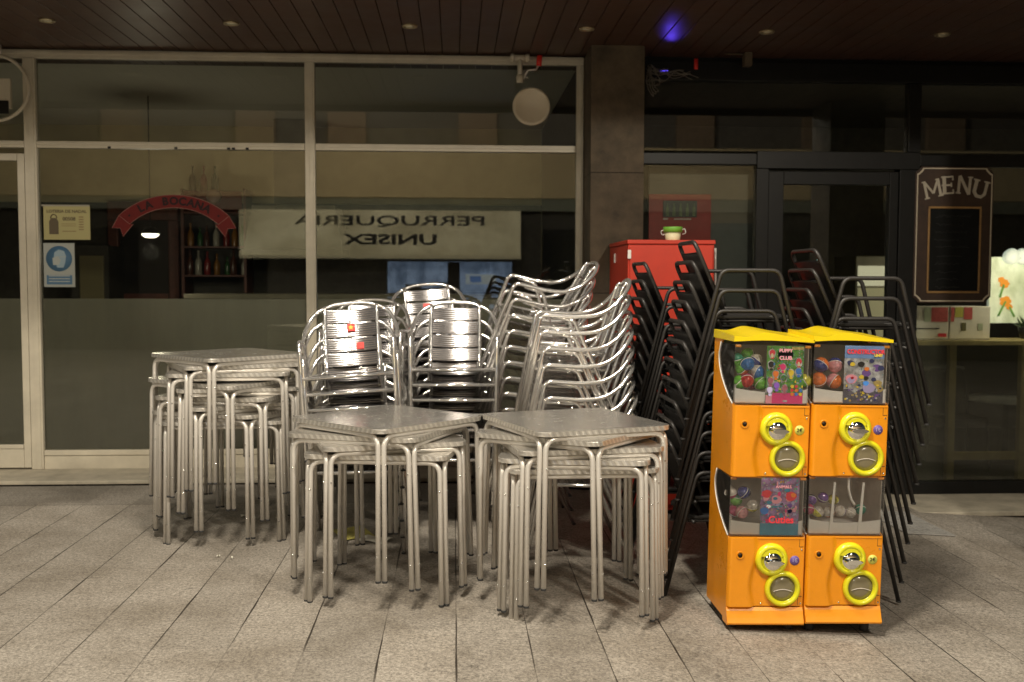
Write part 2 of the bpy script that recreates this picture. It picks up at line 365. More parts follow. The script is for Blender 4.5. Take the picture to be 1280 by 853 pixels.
def tag(o, label=None, cat=None, group=None, kind=None):
    if label: o['label'] = label
    if cat: o['category'] = cat
    if group: o['group'] = group
    if kind: o['kind'] = kind
    return o
def empty(name, loc=(0,0,0), rz=0):
    o = bpy.data.objects.new(name, None); COL.objects.link(o); o.location = loc; o.rotation_euler = (0,0,rz); o.empty_display_size = .1
    return o
def copy_tree(o, parent=None):
    c = o.copy(); COL.objects.link(c)
    if parent: c.parent = parent
    for ch in list(o.children): copy_tree(ch, c)
    return c
def text(name, body, size, m, parent=None, loc=(0,0,0), rot=(PI/2,0,0), ext=.001, align='CENTER', bold=0, sx=1.):
    cu = bpy.data.curves.new(name, 'FONT'); cu.body = body; cu.size = size; cu.align_x = align; cu.align_y = 'CENTER'; cu.extrude = ext; cu.offset = bold
    cu.resolution_u = 3
    t = bpy.data.objects.new(name, cu); COL.objects.link(t)
    dg = bpy.context.evaluated_depsgraph_get(); me = bpy.data.meshes.new_from_object(t.evaluated_get(dg))
    bpy.data.objects.remove(t); bpy.data.curves.remove(cu)
    me.materials.clear(); me.materials.append(MT[m] if isinstance(m, str) else m)
    mtx = Matrix.Translation(loc) @ Matrix.Rotation(rot[2],4,'Z') @ Matrix.Rotation(rot[1],4,'Y') @ Matrix.Rotation(rot[0],4,'X') @ Matrix.Diagonal((sx,1,1,1))
    me.transform(mtx)
    o = bpy.data.objects.new(name, me); COL.objects.link(o)
    if parent: o.parent = parent
    return o
def fit(o, x0, x1, zc, y):
    vs = [v.co for v in o.data.vertices]; a, b = min(v.x for v in vs), max(v.x for v in vs); c = (min(v.z for v in vs)+max(v.z for v in vs))/2
    o.data.transform(Matrix.Translation((x0,y,zc)) @ Matrix.Diagonal(((x1-x0)/(b-a),1,1,1)) @ Matrix.Translation((-a,0,-c)))
    return o
ORD = ['topmost','second','third','fourth','fifth','sixth','seventh','eighth','ninth','tenth','eleventh','twelfth']
def nth(i, n, what='stack'):     # i counted from the top
    if i == 0: return 'topmost in'
    if i == n-1: return 'lowest in'
    return ORD[i] + ' from the top of'

def gz(x):      # the pavement falls away to the right
    k = .063
    if x < -.4: return 0.
    if x < .4: return -k*(x+.4)**2/1.6
    return -k*x
YF = 8.43      # shopfront plane
ZC = 3.345     # arcade ceiling

# ================================================================== SETTING
mb = MB()
xs = [-14,-6,-3] + [-.6+.1*i for i in range(13)] + [1,2,3,4,5,6,8,14]
ys = [-6.4,-2,3,7.9]
vv = [[mb.bm.verts.new((x,y,gz(min(x,5)))) for y in ys] for x in xs]
for i in range(len(xs)-1):
    for j in range(len(ys)-1): mb.bm.faces.new((vv[i][j], vv[i+1][j], vv[i+1][j+1], vv[i][j+1])).smooth = True
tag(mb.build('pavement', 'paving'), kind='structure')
mb = MB(); mb.box(-60,60,-60,60,-1.4,-.6)
tag(mb.build('ground', 'asphalt'), kind='structure')

# arcade ceiling: boards running towards the street
mb = MB(); w = .137; x = -9.0; i = 0
while x < 9.5:
    mb.box(x+.003, x+w-.003, 5.95, 9.0, ZC, ZC+.018, bev=.0025); x += w
mb.mi = 1; mb.box(-9,9.5,5.95,9.0,ZC+.019,ZC+.30)
mb.mi = 0; mb.box(-9,9.5,5.90,5.948,ZC-.06,ZC+.5)
tag(mb.build('ceiling', ['plank','gap']), kind='structure')

# sills
mb = MB(); mb.box(-9, 1.09, 7.905, 9.2, .008, .037, bev=.006); mb.mi = 1; mb.box(-9, 1.085, 7.93, 9.2, -.2, .0075); tag(mb.build('sill_step', ['sill','gap']), 'pale stone sill step under the cream shopfront', 'step')
mb = MB(); mb.box(1.53, 9.5, 7.72, 9.2, -.262, -.225, bev=.006); mb.mi = 1; mb.box(1.535, 9.5, 7.75, 9.2, -.6, -.2625); tag(mb.build('sill_step', ['sill','gap']), 'dim stone sill step under the black shopfront', 'step')

# column
cx0, cx1 = ax(737, 8.02), ax(803, 8.02)
col = empty('column', (0,0,0)); tag(col, 'brown stone clad column between the cream and the black shopfront', 'column')
zj = [ -.3, .55, 1.45, az(215, 8.02), 3.36]
for a, b in zip(zj[:-1], zj[1:]):
    mb = MB(); mb.box(cx0, cx1, 8.02, 8.62, a+.002, b-.002, bev=.004); mb.build('cladding_slab', 'column', col)
mb = MB(); mb.box(cx0+.004, cx1-.004, 8.024, 8.6, -.3, 3.35); mb.build('core', 'gap', col)

shade_pillar = empty('column', (4.05,6.24,0)); tag(shade_pillar, 'unseen pillar added at the street edge to shade the right pavement', 'column')  # out-of-view pillar, added to darken the pavement at the right
MB().box(-.28,.28,-.28,.28,gz(4.05)-.02,ZC-.002,bev=.012).build('shaft','column',shade_pillar)
MB().box(-.31,.31,-.31,.31,gz(4.05)-.03,gz(4.05)+.25,bev=.01).build('base','column',shade_pillar)

# ------------------------------------------------ cream shopfront
sf = empty('shopfront', (0,YF,0)); tag(sf, 'cream framed glazed shopfront with two wide windows and a door', 'shopfront')
def fbar(mb, x0, x1, z0, z1, d=.07, proud=0., groove='h'):
    """a lacquered profile with two shallow steps, local y=0 is the glass plane"""
    mb.box(x0, x1, -d/2-proud, d/2, z0, z1, bev=.004)
    if groove == 'h':
        zc = (z0+z1)/2; mb.box(x0+.001, x1-.001, -d/2-proud-.008, -d/2-proud+.004, zc-.004, z1-.012, bev=.002)
    elif groove == 'v':
        xc = (x0+x1)/2; mb.box(xc-.004, x1-.014, -d/2-proud-.008, -d/2-proud+.004, z0+.001, z1-.001, bev=.002)
XL0, XL1 = -3.355, -3.262      # left mullion
XM0, XM1 = -1.182, -1.104
XR0, XR1 = .980, 1.034
ZT0, ZT1 = 3.268, 3.332
ZM0, ZM1 = 2.575, 2.628
ZK = .188; ZS = .038
mb = MB(); fbar(mb, -6.5, XR1, ZT0, ZT1); mb.build('top_rail', 'frame', sf)
for a, b in ((XL0, XL1), (XM0, XM1), (XR0, XR1)):
    mb = MB(); fbar(mb, a, b, ZS, ZT0-.002, groove='v', proud=.002); mb.build('mullion', 'frame', sf)
mb = MB(); mb.box(XR1+.002, 1.087, -.03, .05, ZS, 3.33, bev=.006); mb.build('end_post', 'column', sf)
for a, b in ((-6.5, XL0), (XL1, XM0), (XM1, XR0)):
    mb = MB(); fbar(mb, a+.002, b-.002, ZM0, ZM1); mb.build('transom_bar', 'frame', sf)
    mb = MB(); mb.box(a+.003, b-.003, -.004, .004, ZM1+.002, ZT0-.002); mb.build('transom_pane', 'glass', sf)
for a, b in ((XL1, XM0), (XM1, XR0)):
    mb = MB(); mb.box(a+.003, b-.003, -.004, .004, ZK+.002, ZM0-.002); mb.build('window_pane', 'glass', sf)
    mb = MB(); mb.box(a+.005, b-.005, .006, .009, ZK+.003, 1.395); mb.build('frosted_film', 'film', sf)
    mb = MB(); mb.box(a+.002, b-.002, -.03, .03, ZK-.042, ZK, bev=.004); mb.box(a+.003, b-.003, -.022, .03, ZS, ZK-.046); mb.build('kick_panel', 'kick', sf)
for px in (143,225,290,296,313):
    xx = ax(px,YF); mb = MB(); mb.box(xx-.012,xx+.012,-.045,-.0375,ZM0-.004,ZM0+.014,bev=.002); mb.build('clip', 'dframe', sf)
# glazing left of the door, outside the photo
for nm_, z0_, z1_, m_ in (('window_pane', ZK+.002, ZM0-.002, 'glass'),):
    MB().box(-6.5,-4.52,-.004,.004,z0_,z1_).build(nm_, m_, sf)
MB().box(-6.5,-4.52,.006,.009,ZK+.003,1.395).build('frosted_film', 'film', sf)
MB().box(-6.5,-4.52,-.03,.03,ZS,ZK,bev=.004).build('kick_panel', 'kick', sf)
mb = MB(); fbar(mb, -4.516, -4.466, ZS, ZM0-.002, groove='v'); mb.build('mullion', 'frame', sf)
# door leaf on the left
dr = MB(); x1 = XL0-.006
dr.box(x1-.055, x1, -.028, .03, ZS+.012, 2.53, bev=.004); dr.box(-4.4, x1-.057, -.028, .03, 2.475, 2.53, bev=.004)
dr.box(-4.4, x1-.057, -.026, .03, ZS+.012, .20, bev=.003); dr.box(-4.4, x1-.058, -.032, .03, .203, .235, bev=.004); dr.box(-4.46, -4.402, -.028,.03, ZS+.012, 2.53)
door = dr.build('door', 'frame', sf)
mb = MB(); mb.box(-4.4, x1-.057, -.004, .004, .237, 2.473); mb.build('door_pane', 'glass', door)
mb = MB(); mb.box(-4.4, x1-.059, .006, .009, .238, 1.395); mb.build('frosted_film', 'film', door)
mb = MB(); mb.tube([(-4.36,-.07,.9),(-4.36,-.07,1.5)], .014); mb.tube([(-4.36,-.07,.95),(-4.36,-.026,.95)], .009); mb.tube([(-4.36,-.07,1.45),(-4.36,-.026,1.45)], .009); mb.build('handle', 'alu', door)

# ------------------------------------------------ black shopfront
bs = empty('shopfront', (0,YF,0)); tag(bs, 'black framed glazed shopfront with a glass door right of the column', 'shopfront')
RX0 = cx1+.005; RXD0, RXG0, RXG1, RXP1 = ax(941,YF), ax(975,YF), ax(1106,YF), ax(1142,YF); RXE = 7.2
mb = MB(); mb.box(RX0, RXE, -.06, .06, 3.16, 3.31, bev=.005); mb.build('top_beam', 'dframe', bs)
mb = MB(); mb.box(RX0, RX0+.04, -.05, .05, -.22, 3.158, bev=.004); mb.build('jamb', 'dframe', bs)
mb = MB(); mb.box(RXD0, RXP1, -.055, .05, 2.46, 2.60, bev=.004); mb.box(RX0+.042, RXD0-.002, -.05, .05, 2.49, 2.58, bev=.004); mb.box(RXP1+.002, RXE, -.05, .05, 2.49, 2.58, bev=.004); mb.build('transom_bar', 'dframe', bs)
mb = MB(); mb.box(RXG1+.075, RXP1, -.06, .05, -.22, 2.458, bev=.004); mb.box(RXP1-.1, RXP1, -.05,.05,2.602,3.158, bev=.004); mb.build('post', 'dframe', bs)
mb = MB(); mb.box(RXD0, RXD0+.1, -.05, .05, -.22, 2.458, bev=.004); mb.build('post', 'dframe', bs)
for a, b in ((RX0+.042, RXP1-.102), (RXP1+.002, RXE)):
    mb = MB(); mb.box(a, b, -.004, .004, 2.602, 3.158); mb.build('transom_pane', 'glass', bs)
mb = MB(); mb.box(RX0+.042, RXD0-.002, -.004, .004, -.1, 2.488); mb.build('window_pane', 'glass', bs)
mb = MB(); mb.box(RXP1+.002, RXE, -.004, .004, -.118, 2.488); mb.build('window_pane', 'glass', bs)
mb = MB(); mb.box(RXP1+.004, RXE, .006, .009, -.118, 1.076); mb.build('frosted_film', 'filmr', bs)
mb = MB(); mb.box(RXP1+.002, RXE, -.05, .04, -.223, -.12, bev=.004); mb.build('kick_rail', 'dframe', bs)
mb = MB(); mb.box(RX0+.042, RXD0-.002, -.05, .04, -.223, -.102, bev=.004); mb.build('kick_rail', 'dframe', bs)
dd = MB(); a, b = RXD0+.102, RXG1+.073
dd.box(a, RXG0, -.04, .03, -.2, 2.44, bev=.004); dd.box(RXG1, b, -.04, .03, -.2, 2.44, bev=.004)
dd.box(RXG0+.001, RXG1-.001, -.04, .03, 2.335, 2.44, bev=.004); dd.box(RXG0+.001, RXG1-.001, -.04, .03, -.2, -.08, bev=.004)
door2 = dd.build('door', 'dframe', bs)
mb = MB(); mb.box(RXG0, RXG1, -.004, .004, -.078, 2.333); mb.build('door_pane', 'glass', door2)
mb = MB(); mb.tube([(RXG0-.05,-.09,.75),(RXG0-.05,-.09,1.25)], .014); mb.tube([(RXG0-.05,-.09,.8),(RXG0-.05,-.03,.8)], .009); mb.tube([(RXG0-.05,-.09,1.2),(RXG0-.05,-.03,1.2)], .009); mb.build('handle', 'dframe', door2)
# hinge blocks and a lintel behind
mb = MB(); mb.box(RX0,RXE,-.02,.3,3.312,3.36); mb.build('head_board', 'dframe', bs)

# downlights (off)
zl = ZC
M_lens = mat('frosted_lens', (.62,.58,.42), .25, coat=.3)
PROTO = None
names = ['leftmost of the row, near the door', 'second from the left, over the left window', 'middle left, above the two front chair stacks', 'nearest the stone column', 'first right of the stone column', 'rightmost of the row, above the menu board']
for i, px in enumerate((55,287,512,733,955,1165)):
    xx = [-2.82,-1.56,-.315,.944,2.25,3.545][i]
    if PROTO is None:
        d = empty('downlight'); PROTO = d
        mb = MB(); mb.lathe([(.036,-.002),(.040,-.010),(.052,-.012),(.056,-.006),(.056,.001)]); mb.build('trim_ring', mat('brass_trim',(.55,.47,.30),.3,.8), d)
        mb = MB(); mb.lathe([(0,-.012),(.02,-.010),(.036,-.004),(.037,.0)]); mb.build('lens', M_lens, d)
    else: d = copy_tree(PROTO)
    d.location = (xx, 7.50, zl-.001)
    tag(d, 'recessed ceiling spotlight, unlit, ' + names[i], 'ceiling light', 'spotlights recessed in the arcade ceiling')

# vent disc on upper right pane of cream shopfront
c = at(664,134,YF)
v = empty('vent_fan', (c.x, YF-.005, c.z)); tag(v, 'round cream slatted ventilator set in the pane above the chairs', 'ventilator')
mb = MB(); mb.lathe([(.118,.0),(.150,.0),(.152,.022),(.145,.034),(.130,.036),(.122,.028)], axis='Y', seg=40); mb.build('rim', 'ventp', v)
mb = MB()
for k in range(4):
    z0 = -.122 + k*.061; 
    hw = lambda z: math.sqrt(max(0, .128**2 - z*z))
    poly = [(-hw(z0+.003), z0+.003)] + [(hw(z0+.003+.055*t/4), z0+.003+.055*t/4) for t in range(5)] + [(-hw(z0+.058-.055*t/4), z0+.058-.055*t/4) for t in range(4)]
    mb.prism(poly, -.018-.002*k, -.008)
mb.build('louvre', 'ventp', v)
# awning bracket pipe under the ceiling
b = empty('awning_bracket', (at(650,66,8.3).x, 8.3, 0)); tag(b, 'white pipe bracket with a red tipped crank above the round ventilator', 'bracket')
mb = MB(); zt = 3.33; zb = az(103,8.3)
mb.tube([(0,0,zt-.01),(0,0,zb)], .020); mb.lathe([(.028,zb-.005),(.03,zb+.01),(.03,zb+.05),(.021,zb+.06)], seg=16); mb.tube([(-.07,0,zt-.03),(.07,0,zt-.03)], .024); mb.lathe([(.032,-.075),(.032,-.045)], c=(0,0,zt-.03), axis='X', seg=14); mb.lathe([(.032,.045),(.032,.075)], c=(0,0,zt-.03), axis='X', seg=14); mb.build('pipe', 'frame', b)
mb = MB(); mb.tube([(.03,.01,zb+.03),(.06,-.02,zb+.09),(.13,0,zt-.12),(.15,0,zt-.08)], .009); mb.tube([(.05,.03,zb+.1),(.02,.03,zb+.05),(.07,.02,zb+.04)], .006); mb.build('crank', 'satin', b)
mb = MB(); mb.tube([(.15,0,zt-.09),(.155,0,zt-.01)], .022); mb.build('crank_cap', 'red', b)
# loose ceiling wires right of the column
mb = MB(); rnd = random.Random(3)
for k in range(16):
    a = at(808+rnd.uniform(0,6), 84+rnd.uniform(-4,10), 8.25); q = [a]
    n = rnd.randint(3,5); L = rnd.uniform(10,62)
    for j in range(1,n+1):
        q.append(at(808+L*j/n+rnd.uniform(-5,5), 88+rnd.uniform(-6,9)+ (10 if L<25 else 0)*j/n+rnd.uniform(0,6), 8.25+rnd.uniform(-.06,.06)))
    mb.tube(catmull(q,5), .0028, seg=6)
for k in range(3):
    a = at(808+k*3,100,8.25); mb.tube(catmull([a, a+Vector((.02,0,-.08)), a+Vector((.06,0,-.13+.02*k)), a+Vector((.03,.01,-.05))],5), .003, seg=6)
tag(mb.build('cable_tangle', mat('grey_cable',(.20,.18,.15),.5)), 'tangle of loose grey wires hanging under the ceiling right of the column', 'cables')
mb = MB(); c = at(870,82,8.2); mb.tube([c+Vector((0,0,.05)), c-Vector((0,0,.03))], .016, seg=12)
tag(mb.build('connector', 'red'), 'small red cable connector at the end of the wire tangle', 'connector')
mb = MB(); c = at(934,80,8.2); mb.box(c.x-.03,c.x+.03,8.16,8.24,c.z-.02,ZC-.002,bev=.004); mb.tube([(c.x-.18,8.2,ZC-.012),(c.x-.03,8.2,ZC-.015)],.007); tag(mb.build('junction_box','column'), 'tiny brown junction box under the ceiling above the black shopfront', 'junction box')

# ring sign upper left, hung in front of the transom
c = at(-8,110,8.30)
rs = empty('ring_sign', (c.x, 8.30, c.z)); tag(rs, 'large white ring shaped sign cut off at the upper left edge', 'sign')
mb = MB(); mb.tube([(.262*math.cos(a),0,.25*math.sin(a)) for a in [2*PI*k/48 for k in range(48)]], .014, seg=10, closed=True); mb.build('rim', 'frame', rs)
mb = MB(); mb.box(-.2,.13,-.02,.02,-.16,.07,bev=.006); mb.build('plate', 'frame', rs)
mb = MB(); mb.box(-.1,.12,-.03,-.022,-.20,-.10,bev=.003); mb.build('fitting', 'dframe', rs)
mb = MB(); mb.tube([(.06,0,.24),(.06,0,3.345-c.z)],.006); mb.build('hanger', 'satin', rs)

# ================================================================== STACKED FURNITURE
# ---------------- aluminium armchair
def cap(parent, x, y):
    MB().lathe([(.0125,0),(.0132,.002),(.0132,.009),(.0126,.010)], c=(x,y,-.002), seg=10).build('foot_cap', 'rubber', parent)
def make_chair():
    t = empty('aluminium_chair')
    right = fillet([(.255,-.30,0), (.265,-.165,.66), (.272,-.05,.652)], .05, 7)
    arm = catmull([right[-1], (.278,.05,.648), (.279,.16,.662), (.268,.25,.715), (.215,.322,.797), (.11,.35,.842), (0,.356,.852)], 6)
    half = right[:-1] + arm
    full = half + [Vector((-q.x, q.y, q.z)) for q in half[-2::-1]]
    al = MB().tube(full, .0125, 12).build('arm_loop', 'alu', t)
    for sx in (-1,1): cap(al, .255*sx, -.30)
    for sx in (-1, 1):
        rl_ = MB().tube(fillet([(.268*sx,-.10,.646), (.264*sx,.02,.628), (.25*sx,.305,0)], .05, 6), .0115, 10).build('rear_leg', 'alu', t); cap(rl_, .25*sx, .305)
    m = MB()
    m.tube([(-.262,-.208,.452),(.262,-.208,.452)], .010, 10)
    for sx in (-1,1): m.tube(fillet([(.255*sx,-.206,.448),(.240*sx,.14,.432),(.2*sx,.20,.44)], .03, 3), .010, 8)
    m.tube([(-.25,.12,.418),(.25,.12,.418)], .009, 8)
    m.build('seat_rail', 'alu', t)
    m = MB()          # ribbed slats: each slat a shallow corrugated strip
    def slat(y0, z0, y1, z1, hw, thick=.006, ribs=6, sag=.0):
        d = Vector((0, y1-y0, z1-z0)); L = d.length; d.normalize(); nrm = Vector((0, -d.z, d.y))
        nv = ribs*6
        def fn(u, v):
            x = (u*2-1)*hw; h = .0004*math.cos(2*PI*ribs*v) + (.004 if .02 < v < .98 else 0) - sag*(1-(x/hw)**2)
            return Vector((x, y0, z0)) + d*(L*v) + nrm*h
        m.sheet(fn, 8, nv)
        def fb(u, v):
            x = (u*2-1)*hw; return Vector((x, y0, z0)) + d*(L*v) - nrm*(.003 + sag*(1-(x/hw)**2))
        m.sheet(fb, 8, 1)
    A = Vector((0,.322,.822)); B = Vector((0,.205,.475))
    D = (B-A)/4.0
    for k in range(4):
        a = A + D*k*1.0 + D*.06; b2 = a + D*.90
        slat(b2.y, b2.z, a.y, a.z, .150, sag=.0145)
    m.build('back_slats', 'slat', t)
    for sx in (-1,1):
        MB().tube(catmull([(.157*sx,.330,.836),(.157*sx,.304,.80),(.157*sx,.252,.655),(.157*sx,.198,.50),(.157*sx,.15,.440)],4), .0105, 8).build('back_strap', 'alu', t)
    m = MB()
    for k in range(5):
        y = -.185 + k*.074; slat(y, .450-.004*k, y+.068, .450-.004*(k+1)+.001, .235, ribs=5)
    m.build('seat_slats', 'slat', t)
    return t
chair0 = make_chair(); used0 = [False]
def M4(x, y, z, rz, ry=0, rx=0):
    return Matrix.Translation((x,y,z)) @ Matrix.Rotation(rz,4,'Z') @ Matrix.Rotation(ry,4,'Y') @ Matrix.Rotation(rx,4,'X')
def stack(proto, used, n, x, y, rz, dz, fwd, lab, cat, group, roll=0, tilt=0, jit=.006, seed=0, jrz=2.0):
    rn = random.Random(seed); out = []
    pos = Vector((x, y, gz(x)))
    for i in range(n):
        f = i/max(1,n-1); rr, tt = roll*f, tilt*f
        o = proto if not used[0] else copy_tree(proto); used[0] = True
        o.matrix_world = M4(pos.x+rn.uniform(-jit,jit), pos.y+rn.uniform(-jit,jit), pos.z, rz+R(rn.uniform(-jrz,jrz)), rr, tt)
        k = n-1-i
        o['label'] = lab % nth(k, n); o['category'] = cat; o['group'] = group
        step = Matrix.Rotation(rz,3,'Z') @ Matrix.Rotation(rr,3,'Y') @ Matrix.Rotation(tt,3,'X') @ Vector((0,-fwd,dz))
        pos = pos + step; out.append(o)
    return out
GA = 'stacked aluminium terrace chairs'
s1 = stack(chair0, used0, 7, -.56, 6.12, R(3), .093, .005, 'aluminium chair with star sticker stack, %s the left front stack', 'chair', GA, roll=R(-4), seed=1)
stack(chair0, used0, 7, -.60, 7.02, R(-3), .093, .004, 'aluminium chair, %s the half hidden stack behind the left front stack', 'chair', GA, seed=2)
s2 = stack(chair0, used0, 7, .0, 6.55, R(-2), .093, .005, 'aluminium chair, %s the front stack left of the sideways stacks', 'chair', GA, seed=3)
s2b = stack(chair0, used0, 8, -.1, 7.25, R(2), .096, .004, 'aluminium chair, %s the taller stack rising behind the middle front stack', 'chair', GA, roll=R(-4.5), seed=4)
stack(chair0, used0, 9, .69, 6.02, R(-90), .093, .005, 'aluminium chair turned sideways, %s the near sideways stack', 'chair', GA, seed=5)
stack(chair0, used0, 10, .455, 6.86, R(-88), .1015, .012, 'aluminium chair turned sideways, %s the far tilted stack below the ventilator', 'chair', GA, roll=R(6), tilt=R(-10), seed=6)
for o in s1: o['label'] = o['label'].replace(' with star sticker stack', '')
s1[-1]['label'] = 'topmost aluminium chair of the left front stack, two red stickers on its back'
# red stickers on the backs
def sticker(parent, dx, tpos, w, h, name='sticker', col='red'):
    A = Vector((0,.322,.822)); B = Vector((0,.205,.475)); q = A.lerp(B, tpos)
    d = (A-B).normalized(); nrm = Vector((0,-d.z,d.y)); 
    m = MB(); o = q + nrm*.0025
    pts = [(dx-w/2,-h/2),(dx+w/2,-h/2),(dx+w/2,h/2),(dx-w/2,h/2)]
    V = [m.bm.verts.new(o + Vector((a,0,0)) + d*b2) for a,b2 in pts]; V2 = [m.bm.verts.new(o + Vector((a,0,0)) + d*b2 + nrm*.002) for a,b2 in pts]
    m.bm.faces.new(V); m.bm.faces.new(V2)
    for i in range(4): m.bm.faces.new((V[i],V[(i+1)%4],V2[(i+1)%4],V2[i]))
    return m.build(name, col, parent), o + Vector((dx,0,0)) + nrm*.0035, d, nrm
stk, o_, d_, n_ = sticker(s1[-1], -.005, .34, .048, .046)
m = MB(); V = []
for k in range(10):
    a = PI/2 + k*PI/5; r = .019 if k % 2 == 0 else .008
    V.append(m.bm.verts.new(o_ + Vector((r*math.cos(a),0,0)) + d_*(r*math.sin(a))))
m.bm.faces.new(V); m.build('star', mat('yellow_print',(.85,.55,.05),.5), stk)
sticker(s1[-1], .045, .66, .045, .04)
sticker(s2b[-1], -.005, .36, .055, .038)
s2b[-1]['label'] = 'topmost aluminium chair of the taller rear stack, red sticker on its tilted back'

# ---------------- black stacking chair
def make_black():
    t = empty('black_chair')
    for sx in (-1,1):
        fr_ = MB().tube(fillet([(.262*sx,-.315,0),(.262*sx,-.148,.655),(.262*sx,.148,.655),(.262*sx,.315,0)], .055, 7), .0112, 10).build('side_frame', 'black', t)
        for y in (-.315,.315): cap(fr_, .262*sx, y)
    MB().tube(fillet([(-.20,.10,.40),(-.20,.275,.80),(.20,.275,.80),(.20,.10,.40)], .05, 7), .0112, 10).build('back_hoop', 'black', t)
    m = MB()
    def fb(u, v, off=0):
        z = .47 + .27*v; y = .10 + (z-.40)*.4375; x = (u*2-1)*.192
        return Vector((x, y+.012*(1-(2*u-1)**2)+off, z))
    m.sheet(lambda u,v: fb(u,v,-.006), 6, 6); m.sheet(lambda u,v: fb(u,v,.006), 6, 6)
    m.tube([(-.195,.10+.07*.4375+.0,.47),(.195,.10+.07*.4375,.47)], .009, 8); m.tube([(-.195,.10+.34*.4375,.74),(.195,.10+.34*.4375,.74)], .009, 8)
    m.build('back_panel', 'sling', t)
    m = MB(); m.prism([(a,b2-.03) for a,b2 in rrect(.43,.42,.05,4)], .405, .425, axis='Z', bev=.006); m.build('seat', 'sling', t)
    m = MB()
    for y in (-.20,.16): m.tube([(-.255,y,.398),(.255,y,.398)], .010, 8)
    for sx in (-1,1): m.tube([(.20*sx,-.22,.397),(.20*sx,.18,.397)], .010, 8)
    m.build('seat_frame', 'black', t)
    return t
black0 = make_black(); usedb = [False]
GB = 'stacked black terrace chairs'
stack(black0, usedb, 11, 2.00, 5.49, R(90), .1035, .014, 'black chair, %s the right stack behind the capsule machines', 'chair', GB, seed=11, jit=.003, jrz=1.2)
stack(black0, usedb, 11, 1.385, 5.47, R(90), .1035, .012, 'black chair, %s the middle black stack beside the machines', 'chair', GB, seed=12, jit=.003, jrz=1.2)
stack(black0, usedb, 10, 1.315, 6.16, R(90), .1035, .006, 'black chair, %s the rear stack before the red cabinet', 'chair', GB, seed=13, jit=.003, jrz=1.2)

# ---------------- bistro tables
def make_table():
    t = empty('bistro_table')
    m = MB(); m.prism(rrect(.70,.70,.055,6), .7185, .72, axis='Z'); m.mi = 1
    m.prism(rrect(.704,.704,.057,6), .697, .7183, axis='Z', smooth=False, bev=.002)
    m.build('tabletop', ['top','rim'], t)
    for k in range(4):
        rm = Matrix.Rotation(k*PI/2,3,'Z')
        pts = fillet([(-.319,-.341,0),(-.311,-.330,.684),(.311,-.330,.684),(.319,-.341,0)], .06, 7)
        m = MB(); m.tube([rm@q for q in pts], .0122, 12); m.mi = 1
        for sx in (-1,1):
            for z in (.12,.55): m.sphere(rm@Vector(((.319-.008*z/.684)*sx,-.341+.011*z/.684-.0125,z)), .0042, u=8, v=6)
        lf = m.build('leg_frame', ['satin','screw'], t)
        for sx in (-1,1):
            c = rm@Vector((.319*sx,-.341,0)); cap(lf, c.x, c.y)
    return t
table0 = make_table(); usedt = [False]
def table_stack(x, y, rots, lab, group, dz=.047, seed=0, tilts=None):
    rn = random.Random(seed); n = len(rots)
    for i, a in enumerate(rots):
        o = table0 if not usedt[0] else copy_tree(table0); usedt[0] = True
        tx, ty = (tilts or {}).get(i, (0,0))
        z0 = gz(x)
        o.matrix_world = M4(x+rn.uniform(-.014,.014), y+rn.uniform(-.014,.014), z0+i*dz, R(a), R(ty), R(tx))
        o['label'] = lab % nth(n-1-i, n); o['category'] = 'table'; o['group'] = group
GT = 'stacked steel bistro tables'
table_stack(-1.37, 6.47, [4,-22,33,-12,18,-33,8,24,44], 'steel table, %s the left table stack by the window', GT, dz=.0475, seed=21, tilts={5:(1.2,1.5),4:(-.6,.8)})
table_stack(-.345, 5.27, [-8,14,-24,45], 'steel table, %s the middle table stack in front', GT, seed=22, tilts={2:(.5,-.8)})
table_stack(.585, 5.05, [1,-9,9,-38,21], 'steel table, %s the right table stack near the machines', GT, seed=23, tilts={3:(0,-1.2),4:(.4,.3)})

# ================================================================== RED CABINET, POT
cb = empty('cabinet', (0,0,0)); tag(cb, 'tall red painted metal cabinet against the stone column behind the black chairs', 'cabinet')
X0, X1, Y0, Y1, Zb, Zt = 1.196, 1.80, 7.15, 7.99, -.12, 1.83
mb = MB(); mb.box(X0, X1, Y0, Y1, Zb+.06, Zt-.03, bev=.006); mb.build('body', 'cabinet', cb)
mb = MB(); mb.box(X0-.006, X1+.006, Y0-.012, Y1, Zt-.029, Zt, bev=.005); mb.build('top', 'cabinet', cb)
mb = MB(); mb.box(X0+.05, X1-.05, Y0+.05, Y1-.05, Zb, Zb+.059); mb.build('plinth', 'dframe', cb)
mb = MB(); mb.box(X0+.012, X1-.012, Y0-.014, Y0-.002, Zb+.10, Zt-.045, bev=.004); dr = mb.build('door', 'cabinet', cb)
mb = MB(); mb.lathe([(0,.004),(.008,.003),(.009,0)], c=(1.66,Y0-.014,1.69), axis='Y', seg=12); mb.lathe([(0,.004),(.008,.003),(.009,0)], c=(1.72,Y0-.014,1.69), axis='Y', seg=12); mb.build('rivet', 'screw', dr)
mb = MB(); mb.box(X0-.004,X0+.02,Y0-.02,Y0-.0145,1.70,1.76,bev=.002); mb.box(X0-.007,X0-.001,7.7,7.74,1.68,1.75,bev=.002); mb.build('hinge', 'white', cb)
mb = MB(); mb.box(X1-.05,X1-.03,Y0-.045,Y0-.014,.9,1.1,bev=.004); mb.build('handle', 'dframe', dr)
mb = MB(); mb.tube(catmull([(1.845,7.3,1.78),(1.85,7.3,1.3),(1.84,7.3,.6),(1.86,7.3,gz(1.85)+.005)],5), .009, 8)
tag(mb.build('rod', 'satin'), 'thin pale rod standing at the right side of the red cabinet', 'rod')
pc = at(841,290,7.4)
pt = empty('flower_pot', (pc.x, 7.4, Zt)); tag(pt, 'small cream pot with a green rim on top of the red cabinet', 'flower pot')
M_green = mat('green_plastic', (.16,.42,.05), .45, var=.08)
